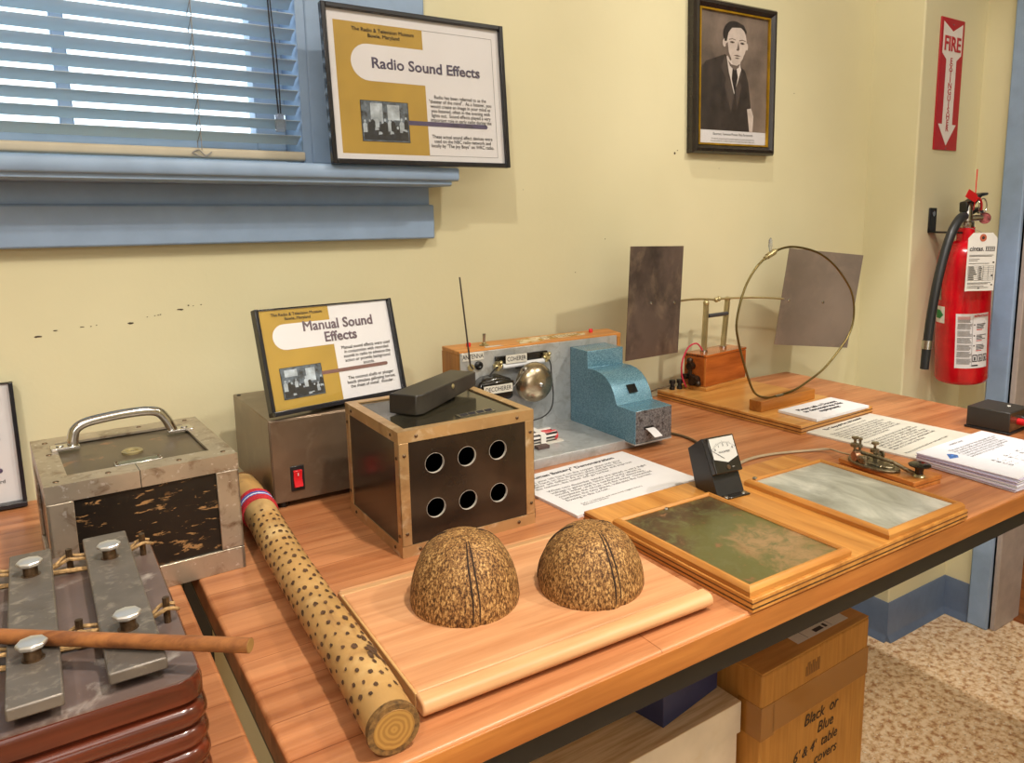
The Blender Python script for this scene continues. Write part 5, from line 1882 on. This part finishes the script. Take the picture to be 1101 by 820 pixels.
# ------------------------------------------------------------------ telegraph key
def tkey():
    t = thing('telegraph_key', 'old brass telegraph key with a black knob mounted on a small wooden base', 'telegraph key', (0.9400, 0.5920, TZ), rad(-4.0))
    W, D = 0.0600, 0.1230
    M_kb = wood('key_base_wood', S(204, 132, 64), S(164, 94, 40), 'Y', 80, 0.3, ring=0.15, coat=0.3)
    box('base', (-W/2, W/2, -D/2, D/2, 0.006, 0.0125), M_kb, t, 0.001)
    box('base_foot', (-W/2+0.0008, W/2-0.0008, -D/2+0.0008, D/2, 0, 0.0052), M_kb, t, 0.001)
    M_ab = worn('aged_brass', S(142, 132, 108), S(196, 184, 156), 90, 0.52, 0.68, 0.34, 0.85, second=(S(92, 78, 58), 60, 0.56, 0.7))
    z = 0.0125
    cx, cy = -0.0165, 0.012
    # oval casting
    b = MB()
    pts = [(cx+0.0215*math.cos(a), cy+0.0400*math.sin(a)) for a in [2*PI*k/40 for k in range(40)]]
    b.prism(pts, z, z+0.0042, 'Z')
    b.build('oval_casting', M_ab, t, 0.0012, smooth=40)
    b = MB()
    pts = [(cx+0.0120*math.cos(a), cy-0.006+0.0260*math.sin(a)) for a in [2*PI*k/32 for k in range(32)]]
    b.prism(pts, z+0.0042, z+0.0068, 'Z')
    b.build('casting_rim', M_ab, t, 0.001, smooth=40)
    # trunnion posts
    for sx in (-1, 1):
        b = MB()
        b.tube([(cx+sx*0.0135, cy+0.004, z+0.003), (cx+sx*0.0135, cy+0.004, z+0.0150)], [0.0046, 0.0034], 12)
        b.cyl((cx+sx*0.019, cy+0.004, z+0.0115), (cx+sx*0.006, cy+0.004, z+0.0115), 0.0022, 10)
        b.lathe([(0.0052, 0), (0.0052, 0.0028), (0.0040, 0.0034)], (cx+sx*0.0195, cy+0.004, z+0.0115), 14, (sx, 0, 0))
        b.build('trunnion_post', M_ab, t)
    # lever
    lp = [(cx, cy+0.034, z+0.0125), (cx, cy+0.015, z+0.0135), (cx, cy-0.008, z+0.0135), (cx+0.002, cy-0.028, z+0.0125), (cx+0.006, cy-0.045, z+0.0070), (cx+0.010, cy-0.058, z+0.0035), (cx+0.012, cy-0.0625, z+0.0035)]
    MB().tube(smoothpath(lp, 5), 0.0027, 10).build('lever', M_ab, t)
    # screws with knurled heads
    for nm, x, y, h in (('tension_screw', cx-0.002, cy+0.031, 0.0325), ('gap_screw', cx+0.009, cy+0.006, 0.0290), ('contact_screw', cx+0.013, cy+0.034, 0.0275)):
        b = MB()
        b.cyl((x, y, z+0.003), (x, y, z+h), 0.0019, 10)
        k_ = 1.0 if nm != 'contact_screw' else 0.6
        b.lathe([(0.0028*k_, h-0.0135), (0.0062*k_, h-0.0125), (0.0062*k_, h-0.0085), (0.0030*k_, h-0.0075)], (x, y, z), 16)
        b.lathe([(0.0030*k_, h-0.002), (0.0052*k_, h-0.001), (0.0052*k_, h+0.0012), (0, h+0.0016)], (x, y, z), 16)
        b.build(nm, M_ab, t)
    b = MB()
    b.lathe([(0.0070, -0.004), (0.0076, 0), (0.0070, 0.004)], (cx-0.0135, cy+0.019, z+0.0105), 18, (1, -0.3, 0))
    b.build('adjusting_wheel', worn('copper_wheel', S(166, 124, 96), S(200, 160, 130), 90, 0.5, 0.7, 0.35, 0.7), t)
    MB().cyl((cx-0.012, cy-0.018, z+0.005), (cx+0.010, cy-0.024, z+0.0055), 0.0022, 10).build('circuit_closer', M_ab, t)
    kx, ky = cx+0.0120, cy-0.0625
    b = MB()
    b.lathe([(0.0052, 0.0010), (0.0052, 0.0048), (0.0062, 0.0095), (0.0138, 0.0122), (0.0144, 0.0138), (0.0120, 0.0152), (0, 0.0156)], (kx, ky, z+0.003), 28)
    b.build('knob', M_blackgloss, t, smooth=40)
    MB().lathe([(0.0075, 0), (0.0078, 0.0012), (0.0060, 0.0030), (0.0050, 0.0040)], (kx, ky, z), 20).build('anvil', M_brass, t)


tkey()


# ------------------------------------------------------------------ spark apparatus
def spark():
    t = thing('spark_transmitter', 'wooden spark coil apparatus on a ply base with two large metal plates', 'apparatus', (1.0940, 0.9600, TZ), rad(2.7))
    M_ply2 = wood('varnished_ply', S(212, 156, 84), S(186, 124, 58), 'X', 55, 0.3, ring=0.14, coat=0.25)
    x0, x1, y0, y1 = -0.1040, 0.1040, -0.1670, 0.1720
    box('base_board', (x0, x1, y0, y1, 0, 0.0155), M_ply2, t, 0.0012)
    for z in (0.0038, 0.0095):
        b = MB()
        b.box(x0-0.0003, x1+0.0003, y0-0.0003, y0+0.0005, z, z+0.0016)
        b.box(x0-0.0003, x0+0.0005, y0, y1, z, z+0.0016)
        b.build('ply_line', plain('ply_brown', S(104, 64, 28), 0.6), t, smooth=0)
    zb = 0.0155
    # local frame of the coil box
    R = Matrix.Rotation(rad(6.4), 4, 'Z')
    R.translation = Vector((0.0270, 0.1390, zb))
    M_coil = wood('coil_box_wood', S(188, 104, 44), S(142, 70, 26), 'X', 45, 0.25, ring=0.3, coat=0.4)
    box_w, box_d, box_h = 0.137, 0.0535, 0.0690
    MB().box(-box_w/2-0.005, box_w/2+0.006, -box_d/2-0.005, box_d/2+0.004, 0, 0.0070, R).build('coil_plinth', M_ply2, t, 0.001)
    cb = MB().box(-box_w/2, box_w/2, -box_d/2, box_d/2, 0.0070, 0.0645, R).build('coil_box', M_coil, t, 0.001)
    MB().box(-box_w/2-0.0004, box_w/2+0.0006, -box_d/2-0.0006, box_d/2+0.0006, 0.0650, box_h+0.001, R).build('box_lid', M_coil, cb, 0.001)
    b = MB()
    b.box(-box_w/2-0.0008, -box_w/2+0.0005, -box_d/2+0.0005, -box_d/2+0.0045, 0.008, 0.0640, R)
    b.build('corner_bead', wood('bead_wood', S(206, 128, 58), S(170, 94, 40), 'Z', 60, 0.3), cb)
    b = MB()
    for k in range(7):
        yy = -box_d/2+0.006+0.0062*k
        b.box(-box_w/2-0.0006, -box_w/2+0.0002, yy, yy+0.0042, 0.0660, 0.0690, R)
    b.build('finger_joint', M_rivet, cb, smooth=0)
    # interrupter on the left end
    b = MB()
    xl = -box_w/2
    b.tube([R @ Vector((xl-0.008, 0.004, 0.010)), R @ Vector((xl-0.009, 0.006, 0.056))], 0.0042, 10)
    b.ball(R @ Vector((xl-0.009, 0.006, 0.057)), 0.0066)
    b.cyl(R @ Vector((xl+0.001, 0.006, 0.046)), R @ Vector((xl-0.013, 0.005, 0.046)), 0.0074, 14)
    b.cyl(R @ Vector((xl+0.001, -0.006, 0.020)), R @ Vector((xl-0.016, -0.007, 0.020)), 0.0080, 14)
    b.cyl(R @ Vector((xl+0.001, 0.014, 0.024)), R @ Vector((xl-0.020, 0.014, 0.026)), 0.0056, 14)
    b.ball(R @ Vector((xl-0.008, -0.014, 0.014)), 0.0062)
    b.cyl(R @ Vector((xl-0.008, 0.0, 0.010)), R @ Vector((xl-0.008, 0.0, 0.030)), 0.0058, 12)
    b.build('interrupter', plain('dark_iron', S(58, 44, 32), 0.4, 0.5, var=0.3, scale=200), t, smooth=40)
    # standing pillars, spark rods
    lid = box_h+0.001
    pa = R @ Vector((-0.038, 0.002, lid))
    pb = R @ Vector((0.030, 0.004, lid))
    ztop_a, ztop_b = 0.1790, 0.1800
    for p, zt, dx in ((pa, ztop_a, 0.004), (pb, ztop_b, 0.010)):
        b = MB()
        b.tube([p, p+Vector((0, 0, 0.004))], 0.0075, 16)
        b.build('pillar_foot', M_steel, t)
        b = MB()
        b.tube([p+Vector((0, 0, 0.003)), Vector((p.x+dx, p.y, zt))], 0.0058, 6)
        b.build('pillar', M_brass, t, smooth=30)
    ta, tb = Vector((pa.x+0.004, pa.y, ztop_a)), Vector((pb.x+0.010, pb.y, ztop_b))
    b = MB()
    mid = lambda u: ta.lerp(tb, u)
    b.tube([mid(0.05)-Vector((0, 0.003, 0.022)), mid(0.94)-Vector((0, 0.003, 0.024))], 0.0042, 10)
    b.build('bridge_bar', plain('bridge_grey', S(96, 98, 106), 0.35, 0.6), t)
    for p in (ta, tb):
        MB().ball(p+Vector((0, 0, 0.004)), 0.0062, seg=14).build('rod_clamp', M_brass, t)
    g0 = mid(0.46)+Vector((0, 0, 0.007))
    g1 = mid(0.60)+Vector((0, 0, 0.008))
    # plates
    def plate(nm, cpos, yaw, roll, lean, w_, h_, mat, screws, rod_to, gap):
        b = MB()
        Mx = (Matrix.Rotation(yaw, 3, 'Z') @ Matrix.Rotation(-lean, 3, 'X') @ Matrix.Rotation(-roll, 3, 'Y')).to_4x4()
        Mx.translation = Vector(cpos)
        b.box(-w_/2, w_/2, -0.0005, 0.0005, -h_/2, h_/2, Mx)
        pl = b.build(nm, mat, t, smooth=0)
        for u, v in screws:
            MB().lathe([(0.0034, 0), (0.0030, 0.0014), (0, 0.0026)], Mx @ Vector((u, -0.0005, v)), 12, (Mx.to_3x3() @ Vector((0, -1, 0)))).build('screw', M_steel, pl)
        end = Mx @ Vector(rod_to)
        MB().tube(smoothpath([gap, rod_pts(gap, end, .3), rod_pts(gap, end, .65), end], 4), 0.0022, 10).build('spark_rod', M_brass, t)
        MB().ball(gap, 0.0052, seg=14).build('spark_ball', M_brass, t)

    def rod_pts(a, b_, u):
        return Vector(a).lerp(Vector(b_), u)+Vector((0, 0, 0.003*math.sin(PI*u)))
    ri = Matrix.Rotation(rad(-2.7), 3, 'Z')
    def loc(p):
        return ri @ (Vector(p) - Vector((1.0940, 0.9600, TZ)))
    M_pl = worn('tarnished_zinc', S(112, 98, 90), S(150, 132, 112), 22, 0.5, 0.72, 0.3, 0.35, stretch=(1, 1, 0.5), second=(S(72, 64, 60), 13, 0.5, 0.72))
    M_pr = worn('dull_zinc', S(134, 122, 112), S(146, 132, 120), 18, 0.5, 0.8, 0.28, 0.35)
    plate('metal_plate', loc((0.9255, 1.0700, 0.9381)), rad(9.8-2.7), rad(-1.6), rad(-1.7), 0.1510, 0.2030, M_pl, ((-0.012, -0.001), (0.056, -0.004)), (0.060, 0.003, -0.003), g0)
    plate('metal_plate', loc((1.3838, 1.0602, 0.9121)), rad(-15.5-2.7), rad(-5.8), rad(-3.4), 0.1931, 0.2067, M_pr, ((-0.078, -0.006), (0.010, -0.005)), (-0.080, 0.003, -0.004), g1)
    # lead and terminals
    base = loc((1.037, 1.108, TZ+zb))
    for k, (x, y) in enumerate(((1.008, 1.112), (1.024, 1.108))):
        p = loc((x, y, TZ))
        b = MB()
        b.lathe([(0.0056, zb), (0.0056, zb+0.006), (0.0040, zb+0.007), (0.0040, zb+0.011), (0.0062, zb+0.012), (0.0062, zb+0.019), (0, zb+0.020)], (p.x, p.y, 0), 14)
        b.build('binding_post', M_black, t)
    p = loc((1.024, 1.108, TZ))
    st = Vector((p.x+0.008, p.y-0.010, zb+0.004))
    MB().tube(smoothpath([st, st+Vector((-0.012, 0, 0.024)), st+Vector((-0.012, 0.0, 0.052)), st+Vector((0.004, 0.0, 0.078)), st+Vector((0.028, 0, 0.084)), pa+Vector((-0.006, -0.002, 0.004))], 7), 0.0016, 8).build('red_lead', plain('red_lead', S(196, 44, 76), 0.45), t)
    # wooden foot with the loop
    lf = thing('wire_loop_detector', 'large brass wire loop standing in a small wooden block in front of the spark coil', 'loop', (1.0878, 0.9028, TZ+zb+0.0002), rad(3.3))
    MB().box(-0.0785, 0.0785, -0.0135, 0.0135, 0, 0.0190).build('wooden_foot', wood('foot_wood', S(186, 122, 52), S(150, 88, 34), 'X', 60, 0.4), lf, 0.001)
    pw = [(0.951, 0.920), (0.968, 0.972), (0.998, 1.008), (1.033, 1.028), (1.070, 1.038), (1.111, 1.0375), (1.168, 1.026), (1.219, 1.002), (1.262, 0.968), (1.285, 0.940), (1.293, 0.905), (1.285, 0.872), (1.255, 0.842), (1.202, 0.807), (1.146, 0.787), (1.112, 0.7785), (1.070, 0.7755), (1.040, 0.7750), (1.012, 0.7840), (0.995, 0.800), (0.974, 0.842), (0.957, 0.885)]
    ri2 = Matrix.Rotation(rad(-3.3), 3, 'Z')
    lp = [ri2 @ (Vector((x, 0.8985 + 0.045*(x-1.09), z_)) - Vector((1.0878, 0.9028, TZ+zb+0.0002))) for x, z_ in pw]
    for p_ in lp:
        p_.z = max(p_.z, 0.0200)
    MB().tube(smoothpath(lp, 5, True), 0.0020, 10, closed=True).build('wire_loop', plain('loop_brass', S(122, 108, 66), 0.35, 0.9, var=0.1), lf)
    c = lp[3]
    dirv = (lp[4]-lp[2]).normalized()
    b = MB()
    b.tube([c-dirv*0.016, c-dirv*0.009, c-dirv*0.009, c+dirv*0.010, c+dirv*0.010, c+dirv*0.016], [0.0034, 0.0034, 0.0048, 0.0056, 0.0038, 0.0034], 12)
    b.build('gap_coupling', M_brass, lf, smooth=30)
    MB().tube([c+Vector((0, 0, 0.004)), c+Vector((-0.001, 0, 0.010)), c+Vector((-0.001, 0, 0.014)), c+Vector((-0.001, 0, 0.024)), c+Vector((-0.0005, 0, 0.028))], [0.0022, 0.0022, 0.0034, 0.0030, 0.0008], 12).build('indicator_bulb', M_clear, lf)
    MB().cyl(lp[16]+Vector((0.01, -0.001, -0.001)), lp[16]+Vector((-0.012, -0.001, -0.001)), 0.0032, 8).build('wire_clip', M_steel, lf)


spark()

# ------------------------------------------------------------------ cords
M_cable = plain('tan_cable', S(176, 158, 128), 0.5, var=0.1)
M_brcable = plain('brown_cable', S(96, 78, 54), 0.5, var=0.1)
tag(MB().tube(smoothpath([(0.798, 1.02, TZ+0.004), (0.812, 0.955, TZ+0.0024), (0.830, 0.915, TZ+0.0024), (0.834, 0.880, TZ+0.0024), (0.822, 0.840, TZ+0.0024), (0.790, 0.790, TZ+0.0024), (0.745, 0.735, TZ+0.012), (0.712, 0.702, TZ+0.022)], 6), 0.0021, 8).build('meter_cord', M_brcable),
    'brown cord curling from the blue housing to the back of the meter', 'cord')
b = MB()
for d in (0, 0.0036):
    b.tube(smoothpath([(0.716, 0.7+d, TZ+0.018), (0.745, 0.718+d, TZ+0.006), (0.79, 0.737+d, TZ+0.0022), (0.835, 0.747+d, TZ+0.0022), (0.880, 0.742+d, TZ+0.0022), (0.935, 0.722+d, TZ+0.0022), (0.955, 0.700+d, TZ+0.006), (0.945, 0.672+d*.5, TZ+0.010), (0.935, 0.640+d*.5, TZ+0.0150)], 6), 0.0013, 8)
tag(b.build('twin_cord', M_cable), 'pale twin cord running across the table from the meter to the telegraph key', 'cord')
tag(MB().tube(smoothpath([(0.845, 1.10, TZ+0.030), (0.880, 1.105, TZ+0.020), (0.93, 1.120, TZ+0.012), (0.975, 1.118, TZ+0.020), (1.003, 1.1135, TZ+0.0225)], 6), 0.0017, 8).build('supply_cord', M_brcable),
    'thin brown cord leading behind the blue housing to the spark coil base', 'cord')

# ------------------------------------------------------------------ black box at the open end
kb = thing('black_case', 'low black case with a red plug at the open end of the table', 'box', (1.3005, 0.6241, TZ), rad(2.7))
b = MB()
b.box(-0.0385, 0.0385, -0.0375, 0.0365, 0.0, 0.0035)
b.build('base_plate', M_blackplastic, kb, 0.0006)
b = MB()
b.box(-0.0360, 0.0360, -0.0346, 0.0346, 0.0035, 0.0365)
cs = b.build('cover', plain('satin_black', S(44, 40, 36), 0.42, var=0.06), kb, 0.0015)
box('side_panel', (-0.0345, 0.0345, -0.0350, -0.0344, 0.0045, 0.0350), worn('bronze_panel', S(96, 78, 60), S(150, 120, 84), 20, 0.5, 0.8, 0.25, 0.6), cs)
MB().lathe([(0.0030, 0), (0.0026, 0.0010), (0, 0.0015)], (0.012, -0.012, 0.0365), 12).build('top_screw', M_white, kb)
b = MB()
b.cyl((-0.005, -0.0350, 0.018), (-0.005, -0.052, 0.018), 0.0056, 14)
b.cyl((-0.005, -0.052, 0.018), (-0.005, -0.058, 0.018), 0.0036, 14)
b.build('red_plug', M_red, kb)
b = MB()
b.lathe([(0.0075, 0), (0.0075, 0.008), (0.006, 0.010), (0, 0.010)], (0.012, -0.0350, 0.018), 16, (0, -1, 0))
b.build('black_socket', M_black, kb)

# ------------------------------------------------------------------ boxes under the table
def cardboard():
    W, D, H = 0.303, 0.300, 0.3625
    t = thing('cardboard_carton', 'brown taped carton with handwriting standing under the table', 'carton', (1.0440, 0.9200, 0.0), rad(2.0))
    M_cb = wood('corrugated_card', S(186, 132, 62), S(170, 116, 50), 'Z', 120, 0.6, ring=0.10, spec=0.3)
    M_cbt = wood('corrugated_card_flap', S(190, 136, 66), S(172, 118, 52), 'X', 120, 0.6, ring=0.10, spec=0.3)
    x0, x1, y0, y1 = -W/2, W/2, -D/2, D/2
    box('body', (x0, x1, y0, y1, 0, H-0.003), M_cb, t, 0.004)
    box('flap', (x0+0.001, x1-0.001, y0+0.001, -0.002, H-0.003, H), M_cbt, t, 0.0012)
    box('flap', (x0+0.001, x1-0.001, 0.002, y1-0.001, H-0.003, H), M_cbt, t, 0.0012)
    tp = NT('brown_tape')
    tp.col(S(152, 104, 46))
    M_tape = tp.done(0.18, 0, 0.5)
    b = MB()
    b.box(x0+0.030, x1+0.0006, y0-0.0006, y0, H-0.115, H-0.060)
    b.build('tape_strip', M_tape, t, smooth=0)
    b = MB()
    b.box(x0-0.0006, x1+0.0006, -0.028, 0.028, H, H+0.0005)
    b.build('tape_strip', M_tape, t, smooth=0)
    b = MB()
    b.box(x0-0.0006, x0, y0, y0+0.05, H-0.12, H-0.06)
    b.box(x0-0.0006, x0+0.032, y0-0.0006, y0, H-0.12, H-0.06)
    b.build('tape_strip', M_tape, t, smooth=0)
    b = MB()
    for k in range(9):
        b.box(x0+0.115+0.0045*k, x0+0.1175+0.0045*k, y0-0.0005, y0, H-0.048, H-0.024 if k % 3 else H-0.030)
    b.build('printed_bars', plain('card_print', S(122, 82, 38), 0.6), t, smooth=0)
    lb = MB().prism([(x0+0.120, y0+0.022), (x0+0.264, y0+0.020), (x0+0.268, y0+0.062), (x0+0.123, y0+0.064)], H+0.0001, H+0.0005, 'Z').build('shipping_label', M_cream, t, smooth=0)
    b = MB()
    z = H+0.0006
    b.box(x0+0.176, x0+0.200, y0+0.0265, y0+0.036, z, z+0.0001)
    b.box(x0+0.205, x0+0.212, y0+0.0265, y0+0.0375, z, z+0.0001)
    b.box(x0+0.150, x0+0.151, y0+0.024, y0+0.060, z, z+0.0001)
    b.box(x0+0.150, x0+0.225, y0+0.044, y0+0.045, z, z+0.0001)
    b.box(x0+0.220, x0+0.221, y0+0.024, y0+0.060, z, z+0.0001)
    b.build('label_print', M_ink, lb, smooth=0)
    text('21', 0.012, M_ink, lb, (x0+0.190, y0+0.052, z), (0, 0, 0), name='label_text')
    text('31', 0.010, M_ink, lb, (x0+0.238, y0+0.050, z), (0, 0, 0), name='label_text')
    M_pen = plain('marker_pen', S(52, 36, 24), 0.6)
    for s, x, zz, sz in (('Black  or', 0.012, 0.228, 0.030), ('Blue', 0.026, 0.199, 0.030), ("6' & 4'  table", 0.000, 0.168, 0.028), ('covers', 0.030, 0.139, 0.028)):
        text(s, sz, M_pen, t, (x, y0-0.0010, zz), (PI/2, 0, 0), name='handwriting', shear=0.25, sx=0.90, bold=-0.0002)


cardboard()
wbx = thing('white_box', 'white lidded box lying under the table beside the brown carton', 'box', (0.650, 0.9130, 0.0), rad(1.2))
M_wb = worn('white_card', S(234, 222, 200), S(212, 196, 166), 14, 0.5, 0.8, 0.5)
box('box_body', (-0.228, 0.2330, -0.1130, 0.110, 0.0, 0.252), M_wb, wbx, 0.001)
lidm = NT('kraft_ridged_lid')
f = lidm.noise(lidm.obj((0.06, 1, 1)), 110, 4, 0.6)
lidm.col(lidm.ramp(f, [(0.35, S(182, 150, 104)), (0.6, S(214, 190, 146))]))
lidm.bump(f, 0.2, 0.001)
lidm.done(0.5)
b = MB()
b.box(-0.232, 0.2370, -0.1170, -0.1140, 0.2440, 0.2995)
b.box(-0.232, 0.2370, 0.1110, 0.1140, 0.2440, 0.2995)
b.box(-0.232, -0.2290, -0.1140, 0.1110, 0.2440, 0.2995)
b.box(0.2340, 0.2370, -0.1140, 0.1110, 0.2440, 0.2995)
b.build('lid_rim', M_wb, wbx, 0.0008)
box('lid_top', (-0.2315, 0.2365, -0.1165, 0.1135, 0.2995, 0.3005), lidm.m, wbx)
bx = thing('blue_box', 'dark blue box standing on the white lidded box under the table', 'box', (0.8040, 0.8790, 0.3006), rad(10.2))
M_nv = plain('navy_card', S(48, 54, 92), 0.5, var=0.06)
box('box_body', (-0.0735, 0.0735, -0.0415, 0.0415, 0.0, 0.110), M_nv, bx, 0.001)
b = MB()
b.box(-0.0750, 0.0750, -0.0430, 0.0430, 0.0700, 0.1420)
b.build('box_lid', M_nv, bx, 0.001)
